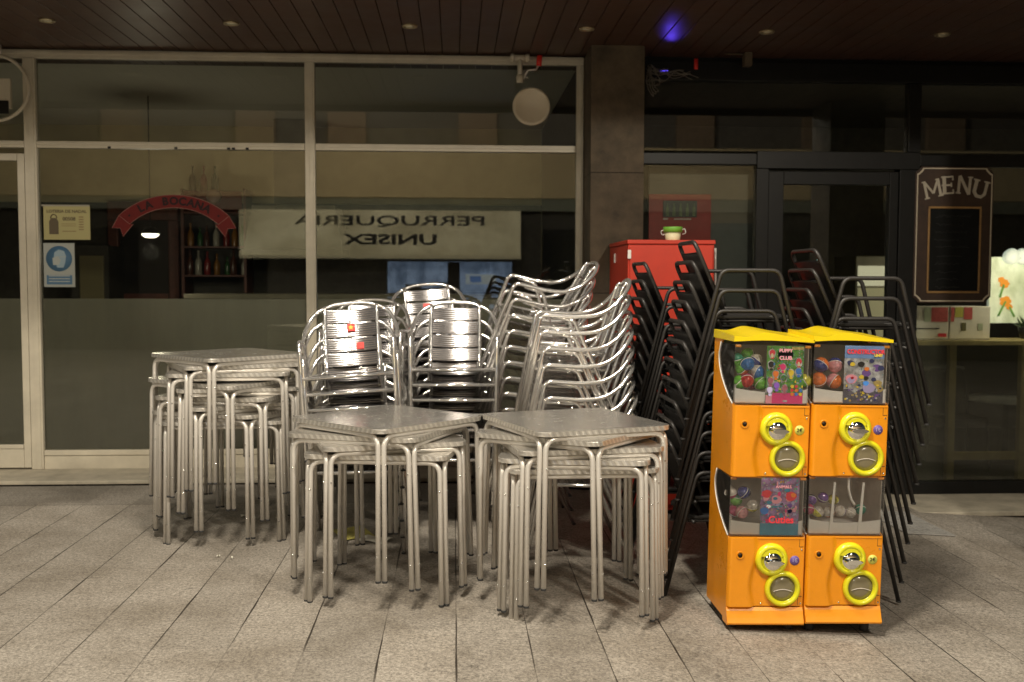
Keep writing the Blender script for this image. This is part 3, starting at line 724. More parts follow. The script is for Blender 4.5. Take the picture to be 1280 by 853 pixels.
M_cream = mat('cream_plastic', (.66,.60,.38), .5, var=.08)
mb = MB(); mb.lathe([(.048,.0),(.050,.004),(.058,.062)], seg=28); mb.build('pot', M_cream, pt)
mb = MB(); mb.lathe([(.058,.0625),(.066,.064),(.070,.098),(.068,.102),(.063,.1),(.06,.085),(0,.083)], seg=28); mb.build('rim', M_green, pt)
mb = MB(); mb.tube(catmull([(-.066,0,.08),(-.085,0,.07),(-.08,-.02,.045),(-.06,-.02,.05)],4), .003, 6); mb.build('wire_handle', 'satin', pt); mb = MB(); mb.tube(catmull([(.066,0,.08),(.085,0,.09),(.09,-.01,.06),(.065,-.02,.05)],4), .003, 6); mb.build('wire_handle', 'satin', pt)

# ================================================================== CAPSULE MACHINES
TW, TD = .368, .365
def wavy_panel(z0, z1, xw):
    """raised left strip with a wavy right edge, local x from 0"""
    P = [(.004,z0),(.004,z1)]; n = 16
    for k in range(n+1):
        t = k/n; z = z1 + (z0-z1)*t
        P.append((xw + .012*math.sin(t*2*PI*1.0+.4), z))
    return P
Z = dict(sk0=.0, sk1=.092, p1=.425, w1=.705, p2=1.042, w2=1.322)
M_post_green = busy('poster_green',(.10,.30,.05),95,.30,.3,.5); M_pink = mat('print_pink',(.72,.05,.22),.4); M_pk2 = mat('print_light_pink',(.78,.35,.42),.4)
M_blk = mat('print_black',(.015,.013,.012),.4); M_sky = mat('poster_blue',(.20,.36,.68),.3,var=.15,vscale=14); M_pw = busy('poster_white',(.48,.49,.50),85,.22,.1,.35)
M_redp = mat('print_red',(.72,.05,.07),.4); M_purple = mat('print_purple',(.18,.08,.36),.4); M_navy = mat('print_navy',(.03,.04,.14),.4); M_teal = mat('poster_teal',(.05,.27,.40),.3,var=.2,vscale=16)
M_mix = busy('poster_violet',(.34,.19,.38),80,.36,.2,.6); M_or = mat('print_orange',(.8,.25,.04),.4); M_yp = mat('print_yellow',(.8,.62,.05),.4); M_blu=mat('print_blue',(.06,.22,.6),.4); M_gold=mat('print_gold',(.5,.38,.12),.4,var=.5,vscale=60); M_lav=mat('print_lavender',(.45,.4,.62),.4)
M_stY = mat('round_sticker_yellow',(.66,.66,.12),.4); M_stP = mat('round_sticker_purple',(.14,.09,.34),.4)
def tower(name, x, label, seed, kinds):
    t = empty(name, (x, 4.72, -.062)); t.rotation_euler = (0, R(1.1), 0)
    tag(t, label, 'capsule machine', 'orange capsule machines')
    rn = random.Random(seed)
    # side panels with curved window notches (profile in y,z ; y=0 front)
    def notch(z0, z1):
        n = 10; out = []
        for k in range(n+1):
            s = k/n; z = z0 + (z1-z0)*s
            y = .004 + .265*math.sin(min(1, s*1.3)*PI/2)**.85 - (.03*max(0,(s-.8)/.2))
            out.append((y, z))
        return out
    prof = [(TD,.012),(TD,Z['w2']+.008),(.0,Z['w2']+.008)]
    prof = [(TD,.03),(TD,Z['w2']+.01),(.20,Z['w2']+.01)] + notch(Z['p2'],Z['w2'])[::-1] + [(.0,Z['p2']-.006),(.0,Z['w1']+.006)] + notch(Z['p1'],Z['w1'])[::-1] + [(.0,Z['p1']-.006),(.0,.09),(-.02,.05),(-.026,.012),(.05,.012),(.06,.03)]
    for sx in (0,1):
        m = MB(); xx = .002 if sx == 0 else TW-.014
        m.prism(prof, xx, xx+.012, axis='X'); m.build('side_panel', 'orange', t)
    m = MB(); m.box(.016, TW-.016, TD-.012, TD-.001, .03, Z['w2']+.008); m.build('back_panel', 'greyback', t)
    for z in (Z['p1']-.004, Z['p2']-.004, Z['w1']+.004): MB().box(.0145, TW-.0145, .008, TD-.013, z-.012, z).build('shelf', 'orange', t)
    # lid
    m = MB()
    PR = catmull([(0,0,.017),(.18,0,.014),(.36,0,.034),(.5,0,.031),(.75,0,.015),(1,0,.005)], 4)
    def prof_(u):
        f = u*(len(PR)-1); k = min(int(f), len(PR)-2); return PR[k].z*(1-(f-k)) + PR[k+1].z*(f-k), PR[k].x*(1-(f-k)) + PR[k+1].x*(f-k)
    def lidtop(u, v):
        hz, ux = prof_(u); xx = -.004 + (TW+.008)*ux; yy = -.014 + (TD+.014)*v
        return Vector((xx, yy, Z['w2']+.020 + hz + .014*v))
    m.sheet(lidtop, 20, 8)
    def lidbot(u, v):
        xx = -.004 + (TW+.008)*prof_(u)[1]; yy = -.014 + (TD+.014)*v
        return Vector((xx, yy, Z['w2']+.011 + .008*math.sin(PI*u)*(1-v)))
    m.sheet(lidbot, 20, 8)
    for v in (0,1): m.sheet(lambda a,b2: lidtop(a,v).lerp(lidbot(a,v), b2), 20, 1)
    for u in (0,1): m.sheet(lambda a,b2: lidtop(u,a).lerp(lidbot(u,a), b2), 8, 1)
    m.build('lid', 'yellow', t)
    # skirt flared at the bottom
    m = MB(); pr = [(.012,.014),(-.030,.014),(-.034,.022),(-.024,.045),(-.012,.075),(-.004,.090),(.012,.090)]
    m.prism(pr, .003, TW-.003, axis='X', smooth=False, bev=.0); m.build('skirt', 'orange', t)
    m = MB(); 
    for fx in (.05, TW-.05):
        for fy in (.06, TD-.06): MB().lathe([(.022,-.045),(.022,-.001)], c=(fx,fy,0), seg=12).build('foot', 'rubber', t)
    m.box(.02,TW-.02,.03,TD-.02,.0,.0135)
    m.build('underside', 'rubber', t)
    for lvl, (z0, z1, w0, w1) in enumerate(((Z['sk1'], Z['p1'], Z['p1'], Z['w1']), (Z['w1'], Z['p2'], Z['p2'], Z['w2']))):
        k = kinds[lvl]
        fp = MB(); fp.box(.004, TW-.004, -.002, .010, z0+.003, z1-.003, bev=.003)
        def wv(u, v):
            x_ = .004 + (TW-.010)*u; z_ = z0+.004 + (z1-z0-.008)*v
            xw = .105 + .013*math.sin((1-v)*2*PI+.4)
            f = min(1, max(0, (x_-xw)/.034)); f = f*f*(3-2*f); e_ = min(1, (x_-.004)/.012, 1.0); e_ = math.sqrt(max(0, 1-(1-e_)**2))
            return Vector((x_, -.0032 - .019*(1-f)*e_, z_))
        fp.sheet(wv, 60, 24)
        for v_ in (0, 1): fp.sheet(lambda a,b2: Vector((wv(a,v_).x, wv(a,v_).y*(1-b2), wv(a,v_).z)), 60, 1, smooth=False)
        fp.box(.13,TW-.006,-.0065,-.0034,z1-.012,z1-.004,bev=.001)
        pn = fp.build('front_panel', 'orange', t)
        m = MB(); m.box(TW-.028,TW-.0075,-.0035,-.0022, z1-.05,z1-.047); m.box(TW-.028,TW-.026,-.0035,-.0022, z1-.047,z1-.012); m.build('seam', 'darkhole', pn); m = MB(); m.box(TW-.028,TW-.0075,-.0035,-.0022, z0+.047,z0+.05); m.box(TW-.028,TW-.026,-.0035,-.0022,z0+.008,z0+.047); m.build('seam', 'darkhole', pn)
        zc = z0+.226
        for (sx_,sz_) in ((TW-.014,z0+.016),(TW-.016,z1-.062),(.165,z0+.016)): MB().lathe([(0,.0032),(.0038,.003),(.0045,.001)], c=(sx_,-.003,sz_), axis='Y', seg=10).build('screw', 'screw', pn)
        # dial: yellow shell ring + chrome dome
        m = MB(); m.lathe([(.076,.0),(.078,.010),(.072,.024),(.060,.032),(.054,.028),(.052,.012)], c=(.207,-.002,zc), axis='Y', seg=36); dl = m.build('dial', 'lime', t)
        m = MB(); m.prism([(.207+.053*math.cos(a), zc+.053*math.sin(a)) for a in [R(18+ (162-18)*q/14) for q in range(15)]], -.030, -.008, bev=.003); m.build('dial_shell', 'lime', dl)
        m = MB(); m.lathe([(.052,.004),(.053,.012),(.046,.026),(.030,.036),(.012,.040),(0,.041)], c=(.212,-.002,zc-.008), axis='Y', seg=32); m.prism([(.214+.042*math.cos(a)*1+.0, zc-.006+.011*math.sin(a)) for a in [2*PI*q/20 for q in range(20)]], -.062, -.03, bev=.004); m.build('knob', 'chrome', dl)
        zo = z0+.088
        m = MB(); m.lathe([(.083,.0),(.086,.008),(.080,.022),(.070,.026),(.062,.018),(.060,.004)], c=(.265,-.002,zo), axis='Y', seg=40); ch = m.build('chute_ring', 'lime', t)
        m = MB(); m.lathe([(0,.014),(.035,.012),(.0595,.006),(.0595,.001)], c=(.265,-.002,zo), axis='Y', seg=32); m.build('chute_flap', 'flap', ch)
        m = MB(); m.tube([(.265-.045+.09*q/8, -.017, zo-.012+.010*math.sin(PI*q/8)) for q in range(9)], .0022, 6); m.build('flap_ridge', 'greyback', ch)
        m = MB(); m.lathe([(.010,.006),(.017,.014),(.019,.012),(.019,.010)], c=(.055,-.014,zc+.022), axis='Y', seg=20); kh = m.build('lock', 'orange', t)
        m = MB(); m.lathe([(0,.006),(.0105,.0065)], c=(.055,-.0190,zc+.022), axis='Y', seg=16); m.build('keyhole', 'darkhole', kh)
        sc = kinds[2][lvl]
        m = MB(); m.lathe([(0,.003),(.0225,.003),(.023,.0)], c=(.320,-.002,zc-.006), axis='Y', seg=24); so = m.build('price_sticker', M_stY if sc == 'y' else M_stP, t)
        text('price', '2€' if sc == 'y' else '1€', .024, M_blk if sc == 'y' else M_lav, so, (.320,-.0062,zc-.006))
        MB().box(TW-.0165,TW-.0146,.006,TD-.014,w0+.004,w1-.003).build('divider', 'greyback', t)
        # clear window: front pane, left side pane, edges
        m = MB(); m.box(.004, TW-.004, -.004, -.001, w0+.004, w1-.002); wn = m.build('window', 'clear', t)
        for xx in (.0045,):
            m = MB(); m.prism([(-.001,w0+.004)]+[(q[0]-.001,q[1]) for q in notch(w0+.006,w1-.006)]+[(-.001,w1-.004)], xx-.002, xx-.0005, axis='X'); m.build('side_window', 'clear', wn)
        m = MB(); m.tube([(.0005,q[0],q[1]) for q in notch(w0+.004,w1-.004)], .003, 6); m.build('side_trim', 'white', wn)
        m = MB(); m.box(.004,.007,-.006,-.0045,w0+.004,w1-.004); m.box(TW-.007,TW-.004,-.006,-.0045,w0+.004,w1-.004); m.box(.007,TW-.007,-.006,-.0045,w0+.003,w0+.007); m.build('window_edge', 'clear', wn)
        for cxx in (.02, TW-.02): MB().box(cxx-.014,cxx+.014,.0,.014,w1-.016,w1-.003,bev=.003).build('clip', 'orange', wn)
        m = MB(); nn = 14
        poly = [(.012,w0+.008)] + [(.012+(TW-.024)*q/nn, w0+.074-.016*math.sin(PI*q/nn)) for q in range(nn+1)] + [(TW-.012,w0+.008)]
        m.prism(poly, .006, .012, bev=.002); m.prism([(.012+.006*a,b2) for a,b2 in ((0,w0+.01),(1,w0+.01),(1,w0+.09),(0,w0+.06))], .0125, .115); m.box(.018,TW-.02,.014,TD-.02,w0+.004,w0+.012); m.build('tray', 'white', t)
        if k == 'sticks':
            for xx in (.115, .252): MB().prism([(xx-.008,w0+.008),(xx+.008,w0+.008),(xx+.018,w1-.03),(xx+.008,w1-.03)], .002, .0055).build('divider_strip', 'white', t)
            m = MB(); m.tube(catmull([(.205,.03,w1-.012),(.205,.03,w1-.06),(.218,.03,w1-.11),(.236,.03,w1-.14)],5), .006, 8)
            m.build('divider_strip', 'white', t)
    return t
tw1 = tower('capsule_machine', 1.262, 'left orange capsule machine with posters in both its windows', 31, ['p3','p1','py'])
tw2 = tower('capsule_machine', 1.262+TW+.004, 'right orange capsule machine, white plastic strips in its lower window', 32, ['sticks','p2','yp'])
# posters (parts of the machines): flat cards inside the windows
def card(parent, x0, x1, z0, z1, m, y=.0015):
    return MB().box(x0, x1, y, y+.002, z0, z1).build('poster', m, parent)
def blobs(parent, name, items, y=-.0004):
    groups = {}
    for (cx, cz, rx, rz_, mt) in items: groups.setdefault(mt.name, (mt, []))[1].append((cx,cz,rx,rz_))
    for mt, L in groups.values():
        m = MB(); 
        for j, (cx,cz,rx,rz_) in enumerate(L):
            n = 14; m.prism([(cx+rx*math.cos(2*PI*k/n)*(1+.12*math.sin(3*2*PI*k/n+j)), cz+rz_*math.sin(2*PI*k/n)) for k in range(n)], y, y+.0012)
        m.build(name, mt, parent); y -= .0004
px0, px1, pz0, pz1 = .155, .330, Z['p2']+.006, Z['w2']-.006
c1 = card(tw1, px0, px1, pz0, pz1, M_post_green)
MB().box(px0+.03, px1, .0004, .0014, pz0, pz0+.05).build('footer', M_pink, c1)
MB().box(px0, px0+.03, .0004, .0014, pz0, pz0+.04).build('footer', M_pk2, c1)
rn = random.Random(5); it = []
for (fx, fz, mt) in ((.14,.86,M_redp),(.12,.66,M_blk),(.44,.62,M_pink),(.86,.72,M_redp),(.86,.55,M_blu),(.66,.52,M_yp),(.25,.50,M_or),(.47,.43,M_post_green),(.12,.38,M_pk2),(.28,.30,M_purple),(.5,.26,M_pk2),(.1,.22,M_lav)):
    X, Zz = px0+(px1-px0)*fx, pz0+(pz1-pz0)*fz
    it += [(X,Zz,.017,.024,M_pw),(X,Zz+.004,.013,.015,mt),(X,Zz-.008,.006,.011,M_cream),(X+.001,Zz-.018,.008,.006,mt)]
for k in range(26): it.append((rn.uniform(px0+.005,px1-.005), rn.uniform(pz0+.06,pz1-.08), rn.uniform(.003,.006), rn.uniform(.003,.006), rn.choice([M_yp,M_pw,M_redp,M_blu,M_yp])))
for k in range(8): it.append((px1-.052+.02*(k%3), pz0+.045+.018*(k//3), .008,.008, [M_or,M_blu,M_yp,M_redp][k%4]))
blobs(c1, 'printed_figures', it)
MB().box(px0+.052,px0+.122,-.004,-.003,pz1-.052,pz1-.026).build('title_plate', M_blk, c1)
text('title', 'PUPPY', .022, M_pk2, c1, (px0+.087,-.0045,pz1-.022), bold=.0007)
text('title', 'CLUB', .024, M_pk2, c1, (px0+.087,-.0045,pz1-.056), bold=.0007)
MB().box(px1-.058,px1-.002,-.0005,.0013,pz1-.016,pz1-.004).build('corner_label', M_gold, c1)
MB().box(px0+.082,px0+.102,-.0006,.0003,pz0+.008,pz0+.016).build('small_label', M_pw, c1)
qx0, qx1 = .150, .338
c2 = card(tw2, qx0, qx1, pz0, pz1, M_pw)
MB().box(qx0,qx1,.0004,.0014,pz1-.058,pz1).build('sky_band', M_sky, c2)
MB().prism([(qx0,pz0+.0),(qx1,pz0),(qx1,pz0+.075)]+[(qx1-(qx1-qx0)*k/8, pz0+.06+.012*math.sin(k*1.9)) for k in range(1,9)],.0004,.0014).build('ground_band', mat('poster_ground',(.10,.09,.12),.4,var=.6,vscale=40), c2)
it = []
for k in range(60): it.append((rn.uniform(qx0+.01,qx1-.01), rn.uniform(pz0+.012,pz0+.085), rn.uniform(.002,.008), rn.uniform(.002,.007), rn.choice([M_gold,M_yp,M_gold,M_navy,M_pw,M_purple])))
for (fx,fz,r,mt) in ((.15,.70,.016,M_navy),(.2,.68,.012,M_yp),(.42,.68,.016,M_blk),(.68,.74,.012,M_navy),(.70,.60,.016,M_pw),(.82,.62,.022,M_purple),(.92,.62,.016,M_navy),(.55,.52,.022,M_purple),(.56,.60,.012,M_or),(.44,.46,.012,M_yp),(.55,.44,.012,M_blk),(.18,.42,.028,M_pk2),(.17,.40,.018,M_lav),(.20,.44,.008,M_redp),(.62,.27,.03,M_lav),(.55,.35,.014,M_blu),(.85,.35,.02,M_gold),(.9,.25,.018,M_gold),(.75,.42,.012,M_navy)):
    it.append((qx0+(qx1-qx0)*fx, pz0+(pz1-pz0)*fz, r, r*.8, mt))
blobs(c2, 'printed_figures', it)
text('title', 'CONSTRUCTOR', .0285, M_redp, c2, (qx0+.098,-.0035,pz1-.028), bold=.0010, sx=.84)
text('title', 'UNIT', .017, M_yp, c2, (qx1-.03,-.0045,pz1-.044), bold=.0006)
rx0, rx1, rz0, rz1 = .150, .332, Z['p1']+.006, Z['w1']-.004
c3 = card(tw1, rx0, rx1, rz0, rz1, M_mix)
MB().box(rx0,rx1,.0004,.0014,rz0,rz0+.055).build('water_band', M_teal, c3)
it = []
for k in range(70): it.append((rn.uniform(rx0+.008,rx1-.008), rn.uniform(rz0+.06,rz1-.02), rn.uniform(.004,.014), rn.uniform(.003,.011), rn.choice([M_lav,M_pk2,M_teal,M_mix,M_pink,M_lav])))
for (fx,fz,r,mt) in ((.15,.72,.022,M_redp),(.13,.64,.014,M_pk2),(.1,.42,.02,M_blu),(.4,.62,.024,M_pk2),(.78,.68,.026,M_redp),(.84,.70,.012,M_or),(.5,.52,.02,M_lav),(.76,.52,.011,M_purple),(.76,.42,.011,M_navy),(.2,.5,.01,M_pw)):
    it.append((rx0+(rx1-rx0)*fx, rz0+(rz1-rz0)*fz, r, r*.85, mt))
blobs(c3, 'printed_shapes', it)
text('title', 'ANIMALS', .018, M_pk2, c3, (rx0+.105,-.004,rz1-.042), bold=.0004)
text('title', 'Cuties', .046, M_redp, c3, (rx0+.098,-.004,rz0+.072), bold=.0012)

# toy capsules
CAPM = {}
def capmat(c):
    if c not in CAPM:
        cols = dict(green=(.12,.40,.035),blue=(.03,.15,.42),red=(.50,.02,.015),orange=(.70,.15,.02),pink=(.66,.28,.30),navy=(.02,.03,.20),yellow=(.58,.54,.06),purple=(.15,.05,.30),clear=(.52,.48,.42),magenta=(.38,.03,.11),teal=(.02,.22,.14))
        CAPM[c] = mat('capsule_'+c, cols[c], .14, 0, coat=.6, var=.6, vscale=38)
    return CAPM[c]
def capsule(tw, x, z, y, r, c_low, c_up, label, group):
    m = MB(); q = [ (r*math.sin(a), -r*math.cos(a)) for a in [PI/2*k/8 for k in range(9)]]
    m.lathe([(max(a,1e-6),b2) for a,b2 in q], seg=20); m.mi = 1
    m.lathe([(r*1.02,-.0015),(r*1.02,.0015)], seg=20); m.mi = 2
    m.lathe([(max(a,1e-6),-b2) for a,b2 in q[::-1]], seg=20)
    o = m.build('toy_capsule', [capmat(c_low), 'white', capmat(c_up)])
    o.matrix_world = tw.matrix_basis @ Matrix.Translation((x, y, z)) @ Matrix.Rotation(R(random.uniform(-60,60)),4,'X') @ Matrix.Rotation(R(random.uniform(-60,60)),4,'Y')
    tag(o, label, 'toy capsule', group); return o
bpy.context.view_layer.update()
for tw in (tw1, tw2): tw.matrix_basis  # placed above
bz = Z['p2']+.05
UL = [(.045,.035,.045,'green','green','green toy capsule low in the corner of the upper left window'),(.062,.10,.06,'orange','green','orange and green toy capsule at the upper left window edge'),(.040,.14,.09,'green','teal','green toy capsule behind the orange one in the upper left window'),
      (.075,.045,.03,'red','magenta','red toy capsule above the white tray of the upper left window'),(.078,.125,.035,'blue','teal','blue green toy capsule topmost in the upper left window'),(.128,.085,.04,'blue','clear','blue and clear toy capsule beside the green poster'),
      (.130,.135,.075,'navy','clear','dark blue toy capsule behind the blue ones in the upper left window'),(.142,.035,.03,'green','green','bright green toy capsule touching the green poster on its left'),(.343,.05,.022,'green','yellow','bright green toy capsule alone right of the green poster'),(.11,.03,.07,'magenta','red','dark red toy capsule at the back beside the red one'),(.10,.16,.11,'teal','green','teal toy capsule at the back top of the upper left window')]
for x,dz_,y,a,b2,l in UL: capsule(tw1, x, bz+dz_+.012, y+.012, .034, a, b2, l, 'toy capsules in the upper left window')
UR = [(.045,.045,.03,'orange','orange','orange toy capsule low left in the upper right window'),(.118,.04,.03,'orange','pink','orange and pink toy capsule beside the blue poster'),(.055,.115,.035,'navy','orange','navy and orange toy capsule upper left in the upper right window'),(.125,.115,.04,'pink','navy','pink and navy toy capsule above the orange and pink one')]
for x,dz_,y,a,b2,l in UR: capsule(tw2, x, bz+dz_+.014, y+.012, .037, a, b2, l, 'toy capsules in the upper right window')
bz = Z['p1']+.045
LL = [(.03,.135,.07,'magenta','clear','clear and magenta toy capsule high at the side of the lower left window'),(.085,.14,.05,'navy','navy','navy toy capsule topmost in the lower left window'),(.075,.05,.03,'pink','pink','pink toy capsule on the white tray of the lower left window'),(.125,.08,.035,'yellow','clear','yellow and clear toy capsule left of the violet poster'),(.06,.10,.08,'green','teal','green toy capsule between navy and magenta in the lower left window'),(.105,.13,.10,'navy','teal','dark toy capsule at the back of the lower left window'),(.04,.045,.07,'purple','magenta','dark purple toy capsule in the corner of the lower left window')]
for x,dz_,y,a,b2,l in LL: capsule(tw1, x, bz+dz_+.008, y+.012, .030, a, b2, l, 'toy capsules in the lower left window')
LR = [(.025,.06,.04,'magenta','magenta','magenta toy capsule leftmost in the lower right window'),(.068,.05,.03,'yellow','clear','yellow and clear toy capsule second from left in the lower right window'),(.118,.05,.03,'orange','clear','orange and clear toy capsule behind the first white strip'),(.172,.055,.03,'purple','clear','purple toy capsule between the two white strips'),(.222,.05,.03,'clear','clear','clear toy capsule left of the second white strip'),(.278,.06,.05,'teal','teal','teal toy capsule right of the second white strip'),(.06,.09,.11,'purple','navy','dark purple toy capsule at the back left of the lower right window'),(.12,.10,.12,'purple','purple','plum toy capsule at the back middle of the lower right window'),(.18,.085,.14,'yellow','yellow','olive yellow toy capsule at the back of the lower right window')]
for x,dz_,y,a,b2,l in LR: capsule(tw2, x, bz+dz_+.006, y+.012, .027, a, b2, l, 'toy capsules in the lower right window')

# ================================================================== MENU BOARD, MAT, LITTER
a = at(1145,208,8.36); b2 = at(1238,379,8.36)
mn = empty('menu_board', ((a.x+b2.x)/2, 8.36, (a.z+b2.z)/2)); tag(mn, 'dark wooden menu board with cream border and chalkboard on the black shopfront', 'menu board')
w2, h2 = (b2.x-a.x)/2, (a.z-b2.z)/2
def notched(w, h, c):
    out = []
    for sx, sz in ((1,1),(-1,1),(-1,-1),(1,-1)):
        arc = [(sx*(w-c*math.cos(t)), sz*(h-c*math.sin(t))) for t in [PI/2*k/6 for k in range(7)]]
        if sx*sz > 0: arc = arc[::-1]
        arc = [(sx*(w-c), sz*h)] + [(sx*(w-c*.86*math.sin(t)-.0*c), sz*(h-c*.86*math.cos(t))) for t in [PI/2*k/5 for k in range(6)]][::-1] + [(sx*w, sz*(h-c))]
        out += arc if sx*sz < 0 else arc[::-1]
    return out
def octn(w, h, c):
    P = []
    for sx, sz in ((1,1),(-1,1),(-1,-1),(1,-1)):
        q = [(sx*w, sz*(h-c)), (sx*(w-c*.35), sz*(h-c*.8)), (sx*(w-c*.8), sz*(h-c*.35)), (sx*(w-c), sz*h)]
        P += q if sx*sz > 0 else q[::-1]
    return P
M_mw = mat('dark_board_wood',(.040,.020,.011),.55,var=.35,vscale=9); M_bord = mat('cream_border_paint',(.55,.48,.36),.5)
M_chalk = mat('chalkboard',(.008,.0085,.008),.75,var=.4,vscale=8,spec=.15); M_gw = mat('gilt_wood',(.30,.17,.06),.45,var=.2)
MB().prism(octn(w2,h2,.05), 0, .03, bev=.004).build('board', M_mw, mn)
m = MB(); o_, i_ = octn(w2-.012,h2-.012,.05), octn(w2-.021,h2-.021,.05)
A = [m.bm.verts.new((x,-.003,z)) for x,z in o_]; B = [m.bm.verts.new((x,-.003,z)) for x,z in i_]
C = [m.bm.verts.new((x,.002,z)) for x,z in o_]; Dd = [m.bm.verts.new((x,.002,z)) for x,z in i_]
for k in range(len(A)):
    j = (k+1)%len(A); m.bm.faces.new((A[k],A[j],B[j],B[k])); m.bm.faces.new((A[k],C[k],C[j],A[j])); m.bm.faces.new((B[k],B[j],Dd[j],Dd[k]))
m.build('border', M_bord, mn)
cw, c0, c1z = w2*.66, -h2+.09, h2*.40
MB().box(-cw+.01,cw-.002,-.004,.0,c0+.01,c1z-.01).build('chalk_panel', M_chalk, mn)
m = MB(); m.box(-cw,cw+.01,-.012,.001,c1z-.008,c1z+.010,bev=.003); m.box(-cw,cw+.01,-.012,.001,c0-.010,c0+.008,bev=.003); m.box(-cw-.002,-cw+.014,-.0115,.001,c0+.009,c1z-.009,bev=.003); m.box(cw-.004,cw+.012,-.0115,.001,c0+.009,c1z-.009,bev=.003); m.build('panel_frame', M_gw, mn)
# arched slab-serif letters
def letter(ch, cx, cz, h, tilt):
    m = MB(); t = h*.2; w = h*.62; rm = Matrix.Rotation(tilt,3,'Y'); cnt = [0]
    def bar(x0,z0,x1,z1,th):
        d = Vector((x1-x0,0,z1-z0)); L = d.length; d.normalize(); nn = Vector((-d.z,0,d.x))*th/2
        P = [Vector((x0,0,z0))+nn, Vector((x0,0,z0))-nn, Vector((x1,0,z1))-nn, Vector((x1,0,z1))+nn]
        P = [rm@q + Vector((cx,0,cz)) for q in P]; cnt[0] += 1; m.prism([(q.x,q.z) for q in P], -.005-.00035*cnt[0], -.0005+.00002*cnt[0])
    e = .0
    if ch == 'M':
        w = h*.8; bar(-w/2,-h/2,-w/2,h/2,t*.75); bar(w/2,-h/2,w/2,h/2,t*.75); bar(-w/2,h/2-.005,0,-h*.25,t*.6); bar(w/2,h/2-.005,0,-h*.25,t*.6)
        for sx in (-1,1): bar(sx*w/2-t*.75,-h/2+.005,sx*w/2+t*.75,-h/2+.005,.012); bar(sx*w/2-t*.75,h/2-.005,sx*w/2+t*.3,h/2-.005,.012)
    if ch == 'E':
        w = h*.5; bar(-w/2,-h/2,-w/2,h/2,t); 
        for z in (-h/2+.006,0,h/2-.006): bar(-w/2-t*.8,z,w/2*(1 if z else .6),z,.014)
        bar(w/2,-h/2,w/2,-h*.25,.012); bar(w/2,h/2,w/2,h*.25,.012); bar(w/2*.6,-h*.12,w/2*.6,h*.12,.01)
    if ch == 'N':
        bar(-w/2,-h/2,-w/2,h/2,t*.75); bar(w/2,-h/2,w/2,h/2,t*.75); bar(-w/2,h/2,w/2,-h/2,t*.8)
        for sx in (-1,1): bar(sx*w/2-t*.7,sx*h/2-.005*sx,sx*w/2+t*.7,sx*h/2-.005*sx,.012)
        bar(-w/2-t*.7,-h/2+.005,-w/2+t*.7,-h/2+.005,.012); bar(w/2-t*.7,h/2-.005,w/2+t*.7,h/2-.005,.012)
    if ch == 'U':
        bar(-w/2,-h*.25,-w/2,h/2,t); bar(w/2,-h*.25,w/2,h/2,t*.8); bar(-w/2,-h*.22,-w*.2,-h/2+.01,t*.9); bar(w/2,-h*.22,w*.2,-h/2+.01,t*.8); bar(-w*.28,-h/2+.012,w*.28,-h/2+.012,t*.85)
        for sx in (-1,1): bar(sx*w/2-t*.9,h/2-.005,sx*w/2+t*.9,h/2-.005,.012)
    return m.build('letter', mat('letter_paint_'+ch,(.42,.37,.29),.55,var=.15,vscale=60), mn)
for ch, fx, dz2, tl in (('M',-.60,.0,R(-13)),('E',-.19,.032,R(-4)),('N',.21,.032,R(5)),('U',.62,.0,R(13))):
    letter(ch, w2*fx+.01, h2*.69+dz2-.01, .145, tl)
rn = random.Random(9)      # faint unreadable chalk scribble
M_dust = mat('chalk_dust',(.05,.05,.046),.9)
for k in range(10):
    z = c1z-.07-k*.064+rn.uniform(-.008,.008); x = -cw+.05+rn.uniform(0,.03); end = cw-.05-rn.uniform(0,.14); q = []; amp = .012
    while x < end:
        if rn.random() < .12: amp = rn.choice((.003,.014,.010))
        q.append((x,-.0052,z+rn.uniform(-amp,amp))); x += rn.uniform(.004,.010)
    MB().tube(q, .0011, 4).build('chalk_line', M_dust, mn)

m = MB(); a = (ax(1128,7.3), ax(1196,6.93,663)); 
x0, x1, y0, y1 = 3.12, 3.47, 6.93, 7.66
m.prism([(x0,y0),(x1,y0),(x1-.03,y1),(x0-.03,y1)], 0, .008, axis='Z', bev=.002)
for i in range(7):
    for j in range(14):
        cx, cy = x0+.03+i*.047, y0+.04+j*.05
        m.box(cx-.012,cx+.012,cy-.012,cy+.012,.0075,.013,bev=.004)
mt_ = m.build('metal_mat', mat('grey_tread_plate',(.33,.32,.30),.45,.1,var=.2,vscale=14)); mt_.location = (0,0,gz(3.3)+.006); mt_.rotation_euler = (0,R(3.55),0)
mt_.location.z = gz(3.3)+.004 + 3.3*math.tan(R(3.55))
tag(mt_, 'grey studded metal mat on the pavement before the black shop door', 'mat')
def leaflet(px, py, w, h, rz, m, label, name='leaflet'):
    d = CM.transposed() @ Vector(((px-640)/F,(py-426.5)/F,1)); t = -H/d.z; q = Vector((0,0,H))+d*t
    mm = MB()
    def fn(u, v): return Vector(((u-.5)*w,(v-.5)*h,.004+.010*math.sin(u*3+v*2)**2))
    mm.sheet(fn, 5, 5); mm.sheet(lambda u,v: fn(u,v)-Vector((0,0,.0015)), 5, 5)
    o = mm.build(name, m); o.location = (q.x, q.y, gz(q.x)+.001); o.rotation_euler = (0,0,rz); tag(o, label, 'paper litter', 'paper litter on the pavement'); return o
leaflet(441,668,.20,.28,R(25),mat('yellow_leaflet',(.42,.38,.10),.6,var=.5,vscale=12),'yellow printed leaflet lying under the middle tables')
leaflet(468,676,.18,.13,R(-30),'paper','white leaflet lying beside the yellow one under the tables')
leaflet(306,646,.05,.03,R(15),'paper','crumpled white scrap on the pavement under the left tables')
leaflet(348,649,.03,.02,R(50),'paper','smaller white scrap near a table leg left of the middle')
leaflet(273,697,.018,.012,R(10),'paper','tiny white scrap in front of the left table stack')
